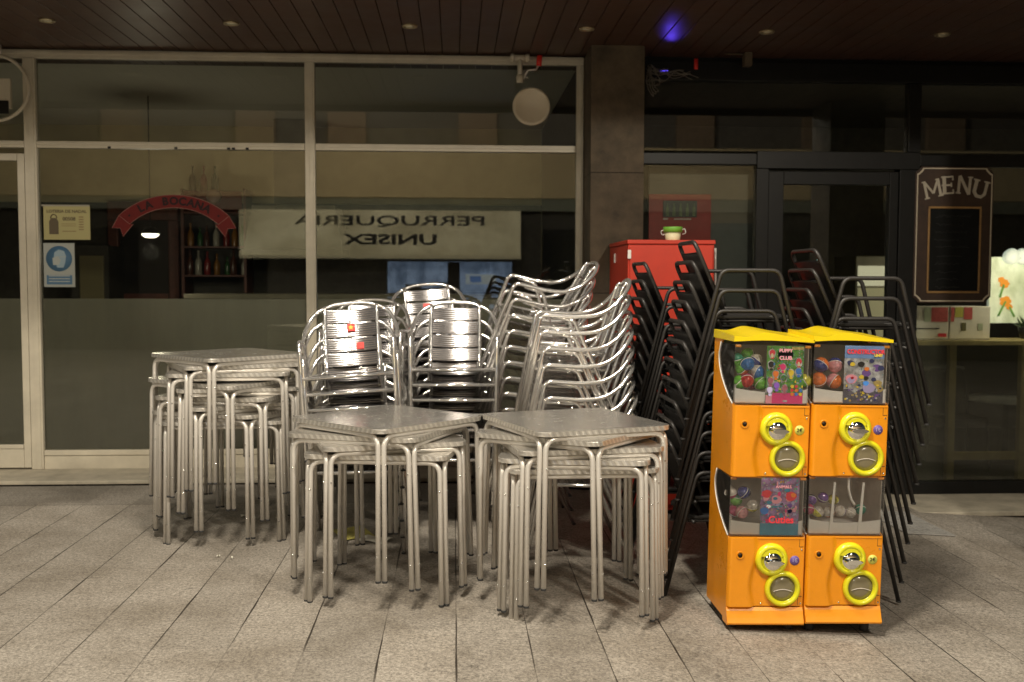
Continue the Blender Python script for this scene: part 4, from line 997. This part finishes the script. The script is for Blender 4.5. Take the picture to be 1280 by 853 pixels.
leaflet(290,699,.012,.012,R(70),'paper','tiny pale crumb right of another scrap before the left tables')

# ================================================================== NOTICES ON THE LEFT WINDOW
def notice(name, px0, py0, px1, py1, m, label, cat, Y=YF-.012):
    a, b2 = at(px0,py0,Y), at(px1,py1,Y)
    o = MB().box(a.x,b2.x,Y,Y+.004,b2.z,a.z).build(name, m); tag(o, label, cat); return o, a, b2
M_cn = mat('cream_notice',(.40,.36,.16),.6); M_ink = mat('dark_ink',(.10,.075,.04),.6); M_bluei = mat('blue_ink',(.07,.16,.27),.6)
o, a, b2 = notice('notice', 54,258,113,300, M_cn, 'cream lottery notice taped to the window beside the left mullion', 'notice')
W_, H_ = b2.x-a.x, a.z-b2.z; yy = YF-.0135
text('heading', 'LOTERIA DE NADAL', .034, M_ink, o, ((a.x+b2.x)/2, yy, a.z-.040), bold=.0006)
text('number', '00508', .040, M_ink, o, (a.x+W_*.55, yy, a.z-H_*.38), bold=.0008)
m = MB(); cx, cz = a.x+W_*.22, a.z-H_*.55
m.prism([(cx-.036,cz-.075),(cx+.036,cz-.075),(cx+.036,cz+.025),(cx+.018,cz+.052),(cx-.018,cz+.052),(cx-.036,cz+.025)], yy-.0005, yy+.001); m.tube([(cx+.024*math.cos(t),yy,cz+.05+.03*math.sin(t)) for t in [PI*k/10 for k in range(11)]], .004, 6); m.build('emblem', M_ink, o)
m = MB()
for k in range(2): m.box(a.x+W_*.38,a.x+W_*.70,yy,yy+.001,a.z-H_*(.52+.06*k),a.z-H_*(.535+.06*k))
m.box(a.x+W_*.40,a.x+W_*.70,yy,yy+.001,a.z-H_*.76,a.z-H_*.735)
for k in range(6): m.box(a.x+W_*.76,a.x+W_*.86,yy,yy+.001,a.z-H_*(.30+.075*k),a.z-H_*(.335+.075*k))
m.build('small_print', mat('faded_ink',(.25,.18,.08),.6), o)
m = MB(); m.box(a.x-.015,b2.x,yy-.002,yy+.002,a.z,a.z+.012); m.build('tape', mat('old_tape',(.30,.28,.22),.4), o)
o, a, b2 = notice('notice', 54,304,94,359, mat('white_notice',(.36,.38,.35),.6), 'white and blue face mask notice on the window below the lottery notice', 'notice')
W_, H_ = b2.x-a.x, a.z-b2.z; cx, cz = (a.x+b2.x)/2, a.z-H_*.355
m = MB(); m.lathe([(0,0.0015),(W_*.42,.0015),(W_*.42,0)], c=(cx,yy+.001,cz), axis='Y', seg=36)
m.prism([(a.x+W_*.09,b2.z+.02),(b2.x-W_*.09,b2.z+.02),(b2.x-W_*.09,b2.z+H_*.27),(a.x+W_*.09,b2.z+H_*.27)], yy-.0005, yy+.001, bev=.0); m.build('sign_print', M_bluei, o)
m = MB(); m.prism([(cx-.04,cz+.0),(cx-.035,cz+.05),(cx+.0,cz+.072),(cx+.04,cz+.06),(cx+.055,cz+.02),(cx+.048,cz-.03),(cx+.035,cz-.07),(cx-.015,cz-.07),(cx-.02,cz-.045),(cx-.045,cz-.04)], yy-.002, yy-.001); m.build('head_figure', mat('pale_blue_ink',(.30,.40,.46),.6), o)
m = MB(); m.prism([(cx-.05,cz+.005),(cx-.01,cz+.02),(cx+.015,cz-.01),(cx-.0,cz-.05),(cx-.045,cz-.05)], yy-.0032, yy-.0022); m.build('mask_figure', mat('white_ink',(.40,.43,.40),.6), o); m = MB(); m.box(cx-.01,cx+.055,yy-.0032,yy-.0022,cz+.012,cz+.017); m.build('mask_strap', mat('white_ink',(.40,.43,.40),.6), o); m = MB()
for k in range(3): m.box(a.x+W_*.16,b2.x-W_*.16,yy-.0016,yy-.0006,b2.z+.04+k*.022,b2.z+.047+k*.022)
m.build('small_print', mat('white_ink',(.40,.43,.40),.6), o)

# arched red ribbon decal
rb = empty('ribbon_decal', (0,YF-.009,0)); tag(rb, 'red arched ribbon lettering stuck on the left window', 'window lettering')
cC = at(218.5, 336, YF); Rm = .455
ctr = Vector((at(218.5,300,YF).x, 0, at(218.5,252,YF).z - .465))
M_rib = mat('ribbon_red',(.12,.010,.008),.6,var=.1,spec=.2); M_ribline = mat('ribbon_outline',(.26,.11,.085),.6); M_ribtxt = mat('ribbon_letter',(.022,.008,.008),.6,spec=.2)
ro, ri = .515, .415; th = R(47)
def arcp(r, t, k=.86): return (ctr.x + r*math.sin(t)*1.14, ctr.z + r*math.cos(t))
n = 24
poly = [arcp(ro, -th+2*th*k/n) for k in range(n+1)] + [arcp(ri, th-2*th*k/n) for k in range(n+1)]
MB().prism(poly, 0, .002).build('band', M_rib, rb)
m = MB()
for r in (ro, ri): m.tube([(arcp(r,-th+2*th*k/n)[0], -.0005, arcp(r,-th+2*th*k/n)[1]) for k in range(n+1)], .0024, 5)
for sg in (-1,1):
    a, b2 = arcp(ro, sg*th), arcp(ri, sg*th); m.tube([(a[0],-.0005,a[1]),(b2[0],-.0005,b2[1])], .0024, 5)
    def tl(pts): m.tube([(q[0],-.0005,q[1]) for q in pts], .0024, 5)
    ox, oz = arcp(ro, sg*th); ix, iz = arcp(ri, sg*th)
    T = [(ox-sg*.0,oz),(ox+sg*.055,oz-.098),(ox-sg*.01,oz-.10),(ox-sg*.03,oz-.165),(ix-sg*.025,iz-.0)]
    tl(T)
    MB().prism(T+[(ix,iz)], .0002, .0018).build('tail', M_rib, rb)
m.build('outline', M_ribline, rb)
s_ = 'LA BOCANA'
for k, ch in enumerate(s_):
    if ch == ' ': continue
    t = R(-29 + 58*k/(len(s_)-1)); q = arcp((ro+ri)/2, t)
    text('letter', ch, .085, M_ribtxt, rb, (q[0], -.0025, q[1]), rot=(PI/2, t, 0), bold=.0035)
for sg in (-1,1):
    q = arcp((ro+ri)/2, sg*R(41)); m = MB(); m.prism([(q[0]+(.014 if k%2==0 else .006)*math.cos(PI/2+k*PI/5), q[1]+(.014 if k%2==0 else .006)*math.sin(PI/2+k*PI/5)) for k in range(10)], -.003, -.0005); m.build('star', M_ribtxt, rb)

# ================================================================== BAR INTERIOR (left)
YB = 12.6
MB().box(-7,1.05,8.52,YB,-.2,.03).build('floor', 'floorin'); tag(bpy.data.objects['floor'], kind='structure')
o = MB().box(-7,1.05,8.52,YB,3.36,3.5).build('ceiling', 'ceilin'); tag(o, kind='structure')
bw = empty('wall'); tag(bw, 'beige rear wall of the dark bar seen through the cream shopfront', 'wall')
zs_ = az(262,YB)
MB().box(-7,1.05,YB,YB+.15,zs_,3.5).build('upper_wall', 'wallb', bw); MB().box(-7,1.05,YB+.002,YB+.15,0,zs_-.002).build('lower_wall', 'darkwall', bw)
MB().box(-7,1.05,YB-.02,YB-.001,zs_-.03,zs_+.05).build('rail', 'darkwall', bw)
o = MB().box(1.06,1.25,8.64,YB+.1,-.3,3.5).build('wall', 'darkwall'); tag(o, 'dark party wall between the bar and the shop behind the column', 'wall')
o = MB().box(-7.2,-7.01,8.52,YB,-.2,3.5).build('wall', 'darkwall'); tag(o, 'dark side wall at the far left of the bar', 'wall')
# doorway
dw = empty('doorway'); tag(dw, 'dark red wooden doorway in the bar below the ribbon lettering', 'doorway')
xa, xb = ax(150,YB-.1), ax(212,YB-.1); zt = az(278,YB-.1)
MB().box(xa-.12,xb+.12,YB-.12,YB-.01,zt,zt+.22,bev=.01).build('lintel','brownw',dw)
for xx in (xa-.12, xb): MB().box(xx,xx+.12,YB-.11,YB-.01,.03,zt-.002,bev=.01).build('jamb','brownw',dw)
MB().box(xa,xb,YB-.05,YB-.01,.03,zt-.002).build('opening','gap',dw)
m = MB()
for k in range(5): m.box(xa+.02,xb-.02,YB-.075,YB-.052,.5+k*.19,.62+k*.19)
m.build('louvre','brownw',dw)
# pendant lamp (lit)
c = at(188,293,10.6)
pl = empty('pendant_lamp', c); tag(pl, 'lit pendant lamp hanging in the bar under the ribbon lettering', 'lamp')
MB().lathe([(.02,.075),(.05,.07),(.088,.02),(.092,.004),(.088,.004),(.045,.06)],seg=28).build('shade','dframe',pl)
MB().lathe([(0,-.036),(.05,-.030),(.080,-.010),(.084,.004)],seg=24).build('diffuser',emit('lamp_glow',(1,.93,.74),4.),pl)
MB().tube([(0,0,.07),(0,0,3.36-c.z)],.005,6).build('cord','rubber',pl)
# counter, hood, duct, shelf and bottles
ct = empty('bar_counter'); tag(ct, 'long bar counter with pale worktop behind the left window', 'counter')
xa, xb = ax(236,11.2), .9
zc_ = az(368,11.2)
MB().box(xa,xb,11.0,11.6,zc_-.05,zc_,bev=.005).build('worktop','dullbeige',ct); MB().box(xa+.04,xb,11.05,11.55,.03,zc_-.052).build('front','darkwall',ct)
hd = empty('extractor_hood'); tag(hd, 'pale extractor hood over the bar, left of the centre mullion', 'extractor hood')
a, b2, c2_, d2 = at(318,258,11.9), at(420,258,11.9), at(430,312,11.9), at(308,312,11.9)
MB().prism([(a.x,a.z),(b2.x,b2.z),(c2_.x,c2_.z),(d2.x,d2.z)],11.75,12.5).build('canopy','dullbeige',hd)
q0, q1 = at(342,196,11.95), at(384,256,11.95)
MB().box(q0.x,q1.x,11.95,12.45,q1.z,3.35).build('duct','dullbeige',hd)
MB().box(d2.x-.02,c2_.x,11.73,12.5,d2.z-.07,d2.z-.002).build('lip','dullbeige',hd)
sh = empty('wall_shelf'); tag(sh, 'dark shelf unit full of bar goods right of the doorway', 'shelf')
xa, xb = ax(232,12.3), ax(312,12.3)
for zz in (az(268,12.3),az(310,12.3),az(345,12.3)): MB().box(xa,xb,12.15,12.55,zz-.02,zz,bev=.003).build('board','brownw',sh)
for xx in (xa, xb-.03): MB().box(xx,xx+.03,12.16,12.55,az(372,12.3),az(240,12.3)).build('upright','brownw',sh)
MB().box(xa+.04,xb-.04,12.14,12.16,az(266,12.3),az(243,12.3)).build('red_panel',M_rib,sh)
m = MB(); c = at(267,246,12.12); m.lathe([(0,.02),(.07,.018),(.085,0)],c=(c.x,12.13,c.z),axis='Y',seg=24); m.build('round_badge',mat('badge_pink',(.30,.16,.12),.5),sh)
M_bot = [mat('dark_bottle',(.05,.03,.02),.15), mat('red_bottle',(.18,.02,.02),.2), mat('green_bottle',(.02,.06,.03),.15)]
bl = ['dark bottle, left of three above the round badge','reddish bottle, middle of three above the round badge','slim dark bottle, right of three above the round badge']
BP = [(0,0),(.04,0),(.042,.01),(.042,.15),(.03,.19),(.013,.22),(.012,.285),(.015,.287),(.015,.30),(0,.30)]
for k,(px) in enumerate((241,255,269)):
    xx = ax(px,12.3,230); zb = az(243,12.3)
    o = MB().lathe(BP,seg=16).build('bottle',M_bot[k]); o.location = (xx,12.3,zb); tag(o, bl[k], 'bottle', 'bottles in the bar')
rn = random.Random(12)
cols = ['amber','green','brown','pale','red']
for k in range(14):
    px = 238+ (k%7)*11 + rn.uniform(-2,2); row = k//7; zz = (az(310,12.3),az(345,12.3))[row]
    s_ = rn.uniform(.7,1.0); ci = k%5
    o = MB().lathe([(a_*s_,b_*s_) for a_,b_ in BP],seg=14).build('bottle',mat('bottle_'+cols[ci],[(.25,.11,.02),(.03,.10,.03),(.08,.03,.02),(.35,.33,.28),(.22,.02,.02)][ci],.18)); o.location = (ax(px,12.3,300),12.32,zz+.001)
    tag(o, '%s bottle, %s from the left on the %s shelf of the bar' % (cols[ci], ['first','second','third','fourth','fifth','sixth','seventh'][k%7], ['upper','lower'][row]), 'bottle', 'bottles in the bar')
fr = empty('wine_cooler'); tag(fr, 'dark cabinet with pale door left of the bar doorway', 'cabinet')
a, b2 = at(100,320,12.0), at(131,372,12.0)
MB().box(a.x-.1,b2.x+.05,12.0,12.55,.03,a.z+.12).build('body','darkwall',fr); MB().box(a.x,b2.x,11.97,11.998,.2,a.z,bev=.004).build('door',mat('olive_panel',(.18,.15,.08),.5),fr)

# ================================================================== SHOP INTERIOR (right)
XA, XB2, YB2 = 1.26, 8.6, 12.2
o = MB().box(XA,XB2,8.5,YB2,-.5,-.22).build('floor','floorin'); tag(o, kind='structure')
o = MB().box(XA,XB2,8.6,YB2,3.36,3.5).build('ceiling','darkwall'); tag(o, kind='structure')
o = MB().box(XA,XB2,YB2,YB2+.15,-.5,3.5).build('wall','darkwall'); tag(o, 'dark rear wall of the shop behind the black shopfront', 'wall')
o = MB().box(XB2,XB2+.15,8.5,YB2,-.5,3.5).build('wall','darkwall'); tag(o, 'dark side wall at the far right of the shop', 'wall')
# pale partition panel behind the window left of the door
a, b2 = at(811,206,8.62), at(940,420,8.62)
pp = empty('partition'); tag(pp, 'pale grey panel standing behind the window left of the black door', 'panel')
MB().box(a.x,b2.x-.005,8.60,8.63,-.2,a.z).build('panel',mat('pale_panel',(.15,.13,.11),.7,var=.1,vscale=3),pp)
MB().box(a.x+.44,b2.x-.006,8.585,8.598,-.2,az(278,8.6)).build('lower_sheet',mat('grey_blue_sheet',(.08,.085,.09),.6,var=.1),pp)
rp = empty('red_poster'); tag(rp, 'red poster with a picture of bottles above the flower pot', 'poster')
a, b2 = at(811,243,8.56), at(888,300,8.56)
MB().box(a.x,b2.x,8.55,8.565,b2.z-.35,a.z,bev=.002).build('sheet',mat('poster_red',(.26,.010,.010),.5,var=.1),rp)
a, b2 = at(829,251,8.545), at(871,272,8.545)
MB().box(a.x,b2.x,8.541,8.5485,b2.z,a.z).build('picture',M_blk,rp)
m = MB()
for k in range(5):
    xx = a.x+.035+k*(b2.x-a.x-.05)/4.2; m.prism([(xx-.012,b2.z+.01),(xx+.012,b2.z+.01),(xx+.012,b2.z+.07),(xx+.005,b2.z+.09),(xx+.005,b2.z+.115),(xx-.005,b2.z+.115),(xx-.005,b2.z+.09),(xx-.012,b2.z+.07)],8.538,8.5405)
m.build('printed_bottles',mat('olive_print',(.10,.13,.06),.5,var=.4,vscale=30),rp)
m = MB(); m.box(a.x+.0,a.x+.04,8.538,8.54,b2.z-.02,b2.z-.008); m.box(a.x+.09,b2.x-.05,8.538,8.54,b2.z-.02,b2.z-.010); m.build('caption',mat('pale_print',(.45,.40,.38),.5),rp)
# ledge and cartons under the menu board
zl_ = az(425,8.85); 
lg = empty('ledge'); tag(lg, 'pale wooden window ledge carrying cartons behind the black shopfront', 'ledge')
MB().box(RXP1+.02,XB2-.01,8.66,9.1,zl_-.04,zl_,bev=.004).build('shelf_board','pine',lg)
for xx in (ax(1186,8.8), ax(1275,8.8), 6.2): MB().box(xx-.03,xx+.03,8.7,8.76,-.22,zl_-.042).build('leg','pine',lg)
MB().box(ax(1186,8.8)+.032,ax(1275,8.8)-.032,8.71,8.75,az(577,8.8),az(567,8.8)).build('stretcher','pine',lg)
def carton(pxa, pxb, pya, spec, label):
    a, b2 = at(pxa,pya,8.75), at(pxb,423,8.75); t = empty('carton', ((a.x+b2.x)/2,8.75,zl_)); tag(t, label, 'box', 'cartons on the shop ledge')
    w, h = (b2.x-a.x), a.z-b2.z
    MB().box(-w/2,w/2,0,.28,.001,h,bev=.003).build('body','carton',t)
    for (u0,u1,v0,v1,mt) in spec: MB().box(-w/2+w*u0,-w/2+w*u1,-.0035,-.0005,h*v0,h*v1).build('print',mt,t)
    return t
M_fp=mat('faded_red_print',(.55,.10,.10),.5,var=.3,vscale=25); M_fy=mat('faded_yellow_print',(.55,.50,.10),.5); M_fg=mat('pale_green_print',(.45,.50,.38),.5)
carton(1141,1185,381,[(.32,.5,.55,.98,M_fg),(.52,.98,.55,.98,M_fp),(.72,.95,.10,.20,M_redp),(.1,.75,.33,.36,M_blk)],'white carton with red print, left of two below the menu board')
carton(1188,1237,381,[(.02,.10,.55,.98,M_fp),(.12,.32,.68,.98,M_fy),(.34,.55,.62,.98,M_fp),(.28,.40,.28,.52,mat('olive_square',(.15,.14,.06),.5)),(.70,.82,.30,.5,M_fg)],'white carton with yellow and red print, right of two below the menu board')
# bright floral roller poster at right edge
a, b2 = at(1238,316,9.3), at(1300,404,9.3)
fp = empty('floral_panel'); tag(fp, 'bright lit panel with orange flowers at the right edge', 'light panel')
MB().box(a.x,b2.x+.5,9.3,9.34,b2.z,a.z-.04).build('lightbox',vemit('lit_white',((.55,.62,.42),(.95,1.,.85)),.30,(3,1,2)),fp)
m = MB()
for (px,py,r) in ((1256,355,.045),(1257,377,.055),(1262,384,.03),(1252,350,.03)): 
    c = at(px,py,9.29)
    for k in range(5): m.prism([(c.x+r*.5*math.cos(k*1.257)+r*.55*math.cos(2*PI*j/10), c.z+r*.5*math.sin(k*1.257)+r*.4*math.sin(2*PI*j/10)) for j in range(10)],9.290-.001*k,9.2985-.001*k)
m.build('flowers',emit('lit_orange',(.85,.30,.03),.40),fp)
m = MB(); 
for (p0,p1) in (((1248,395),(1257,377)),((1268,396),(1262,384)),((1250,372),(1255,356))):
    a, b2 = at(*p0,9.285), at(*p1,9.285); m.tube([a,b2],.010,6)
m.build('stems',emit('lit_green',(.2,.4,.1),.25),fp)
a, b2 = at(1262,318,9.25), at(1300,332,9.25)
m = MB()
for k in range(4): m.lathe([(.0,.06),(.06,.05),(.075,0),(.06,-.05),(0,-.06)],c=(a.x+.02+k*.1,9.25,a.z-.02),axis='Y',seg=16)
m.build('frill',emit('lit_cream',(.9,1,.85),.55),fp)
# dark plant in front of it
po = empty('potted_plant', (ax(1283,9.0),9.0,zl_)); tag(po, 'dark leafy potted plant before the bright panel at the right edge', 'plant')
MB().lathe([(.05,0),(.07,.10),(.066,.10),(0,.09)],seg=20).build('pot','dframe',po)
m = MB(); rn = random.Random(4)
for k in range(60):
    a = rn.uniform(0,2*PI); l = rn.uniform(.06,.16); e = rn.uniform(.3,1.3)
    b0 = Vector((rn.uniform(-.03,.03),rn.uniform(-.03,.03),.09)); d = Vector((math.cos(a)*math.cos(e),math.sin(a)*math.cos(e),math.sin(e)))
    s_ = d.cross(Vector((0,0,1))).normalized()*.014
    V = [m.bm.verts.new(q) for q in (b0, b0+d*l*.5+s_, b0+d*l, b0+d*l*.5-s_)]; m.bm.faces.new(V)
m.build('leaves',mat('dark_leaf',(.03,.07,.025),.5,var=.3),po)
# white shop tables and chairs vaguely behind the frosted film
for k,(px,py,Y,r,lab) in enumerate(((1258,497,9.9,.38,'round white table inside the shop, right behind the frosted film'),(1168,458,11.0,.30,'pale table farther inside the shop behind the frosted film'))):
    c = at(px,py,Y); t = empty('cafe_table',(c.x,Y,-.22)); tag(t, lab, 'table', 'tables inside the shop')
    MB().lathe([(r,c.z+.22-.03),(r,c.z+.22),(0,c.z+.221)],seg=32).build('tabletop','white',t)
    MB().lathe([(.2,0),(.2,.012),(.03,.03),(.025,c.z+.22-.03)],seg=20).build('pedestal','dframe',t)
c = at(1205,468,9.6); ch = empty('cafe_chair',(c.x,9.7,-.22)); tag(ch, 'dark chair with a curved back inside the shop', 'chair')
MB().prism(rrect(.42,.42,.05,4),.44,.47,axis='Z').build('seat','dframe',ch)
MB().tube(fillet([(-.2,.2,.46),(-.2,.26,.9),(.2,.26,.9),(.2,.2,.46)],.08,5),.014,8).build('backrest','dframe',ch)
for sx in (-1,1):
    for sy in (-1,1): MB().tube([(.19*sx,.19*sy,.44),(.22*sx,.22*sy,0)],.014,8).build('leg','dframe',ch)
# small light in the door, then a glowing stand-in for a reflection
c = at(1022,333,9.6)
o = MB().lathe([(0,.004),(.03,.004),(.034,0)],c=(0,0,0),axis='Y',seg=20).build('exit_light',emit('cool_glow',(.6,1,.95),1.2)); o.location = c; o.scale=(1,1,1.7); tag(o,'small pale green glowing light seen through the black door','light')
a, b2 = at(1070,320,10.2), at(1104,420,10.2)
wp = empty('reflection_fridge'); tag(wp,'added glowing fridge standing in for a pale reflection in the door glass','fridge')  # added glowing box that imitates a white reflection in the door pane
MB().box(a.x,b2.x+.1,10.2,10.8,-.22,a.z,bev=.01).build('body','dullbeige',wp)
MB().box(a.x+.02,b2.x+.08,10.185,10.198,a.z-.30,a.z-.10).build('lit_strip',emit('reflection_glow',(1,.92,.66),.4),wp)
MB().box(a.x+.02,b2.x+.08,10.185,10.198,.1,a.z-.32).build('door_glass',emit('reflection_dim',(.72,.66,.42),.16),wp)

# ================================================================== OPPOSITE SIDE OF THE STREET (seen mirrored in the panes)
YO = -6.5
ob = empty('building', (0,YO,0)); tag(ob, 'building across the street mirrored in the window panes', 'building')
M_ow = mat('ochre_render',(.60,.47,.27),.85,var=.12,vscale=1.5); M_pil = mat('brown_pilaster',(.20,.135,.085),.8,var=.15); M_dk = mat('dark_window',(.012,.014,.016),.12)
MB().box(-14,14,-.4,0,3.38,4.52).build('wall_band',M_ow,ob)
MB().box(-14,14,-.42,-.05,3.10,3.378).build('cornice',mat('grey_cornice',(.20,.21,.16),.8),ob)
MB().box(-14,14,-.5,-.2,4.525,9.5).build('upper_wall',mat('dark_upper_wall',(.10,.085,.07),.8,var=.2),ob)
for k in range(9):
    xx = -10.6+k*2.6+(k%3)*.3; MB().box(xx,xx+.85,-.22,-.02,4.53,9.4).build('pilaster',M_pil,ob)
MB().box(-14,14,-.8,-.25,-.3,3.09).build('ground_wall','darkwall',ob)
for xx in (-9,-6.2,2.0,4.8,7.6): MB().box(xx,xx+2.0,-.26,-.20,.2,2.7).build('shop_window',M_dk,ob)
MB().box(-1.5,1.3,-.24,-.19,.55,1.96).build('lit_window',vemit('cool_shop_light',((.14,.22,.38),(.45,.62,.95)),1.15,(2.2,1,1.1)),ob)
m = MB(); m.box(-.15,.12,-.18,-.15,.5,1.95); m.box(-1.1,-.75,-.18,-.15,.5,1.45); m.build('window_post','gap',ob)
MB().box(.25,.95,-.18,-.15,1.45,1.68).build('air_conditioner',emit('casing_glow',(.7,.8,.9),.9),ob)  # casing is no lamp, its lit look is put in as glow
MB().box(.35,.6,-.145,-.13,1.5,1.64).build('screen',emit('blue_screen',(.15,.3,.7),1.),ob)
sg = empty('shop_sign', (0,YO,0)); tag(sg, 'lit cream hairdresser sign across the street, mirrored in the right window', 'sign')
MB().box(-4.7,1.47,-.15,.25,2.02,3.08,bev=.01).build('panel',vemit('sign_glow',((.62,.55,.34),(.92,.84,.56)),.47,(.5,1,.9)),sg)
MB().box(-4.7,1.47,.252,.262,2.02,2.10).build('valance',emit('valance_glow',(.6,.53,.34),.5),sg)
fit(text('lettering','PERRUQUERIA',.30,M_blk,sg,(0,0,0),rot=(PI/2,0,PI),ext=.004,bold=.003),-3.50,.66,2.835,.262)
fit(text('lettering','UNISEX',.31,M_blk,sg,(0,0,0),rot=(PI/2,0,PI),ext=.004,bold=.009),-2.44,-.39,2.44,.262)

# ================================================================== LIGHT
w = bpy.data.worlds.new('World'); S.world = w; w.use_nodes = True
nt = w.node_tree; bg = nt.nodes['Background']; sky = nt.nodes.new('ShaderNodeTexSky'); sky.sky_type = 'NISHITA'; sky.sun_disc = False
sky.sun_elevation = R(4); sky.sun_rotation = R(170); nt.links.new(sky.outputs[0], bg.inputs[0]); bg.inputs[1].default_value = .022
def lamp(name, kind, loc, energy, col, **kw):
    l = bpy.data.lights.new(name, kind); l.energy = energy; l.color = col
    for k, v in kw.items(): setattr(l, k, v)
    o = bpy.data.objects.new(name, l); COL.objects.link(o); o.location = loc; return o
WARM = (1,.90,.745)
lamp('street_lamp', 'POINT', (-.8, 1.6, 6.9), 1780, WARM, shadow_soft_size=.34)
lamp('street_lamp', 'POINT', (-.3, 3.7, 7.3), 900, WARM, shadow_soft_size=.45)
lamp('street_lamp', 'POINT', (-6.0, -.4, 5.4), 480, WARM, shadow_soft_size=.3)
lamp('street_lamp', 'POINT', (2.9, .3, 4.7), 760, WARM, shadow_soft_size=.2)
lamp('facade_lamp', 'POINT', (-2.0, -3.6, 5.2), 300, WARM, shadow_soft_size=.3)
o = lamp('blue_spot', 'SPOT', (1.70,8.22,3.13), 2.0, (.12,.06,1), spot_size=R(24), spot_blend=1., shadow_soft_size=.02)
tgt = Vector((1.60,7.66,ZC)); o.rotation_euler = (tgt-Vector(o.location)).to_track_quat('-Z','Y').to_euler()
q0_, q1_ = at(826,89,8.24), at(835,88.5,8.24)
tag(MB().tube([q0_,q1_],.0035,8).build('blue_light', emit('blue_glow',(.12,.08,1),1.2)), 'tiny blue light strip among the loose wires', 'light')
pc_ = at(188,300,10.6); lamp('bar_lamp','POINT',(pc_.x,10.6,pc_.z-.12),9,(1,.88,.68),shadow_soft_size=.08)
lamp('carton_fill','POINT',(5.0,8.56,1.7),20,(1,.88,.62),shadow_soft_size=.1)  # added fill in place of panel glow, brightens cartons and stand
sun = lamp('sun','SUN',(0,-5,10),.05,(1,.9,.75),angle=R(10)); sun.rotation_euler = (R(60),0,R(-10))

S.view_settings.view_transform = 'Standard'; S.view_settings.look = 'None'; S.view_settings.gamma = 1; S.view_settings.use_curve_mapping = False
S.view_settings.exposure = 0
S.render.engine = 'CYCLES'
S.cycles.max_bounces = 10; S.cycles.transparent_max_bounces = 24; S.cycles.glossy_bounces = 6
S.cycles.sample_clamp_indirect = 6
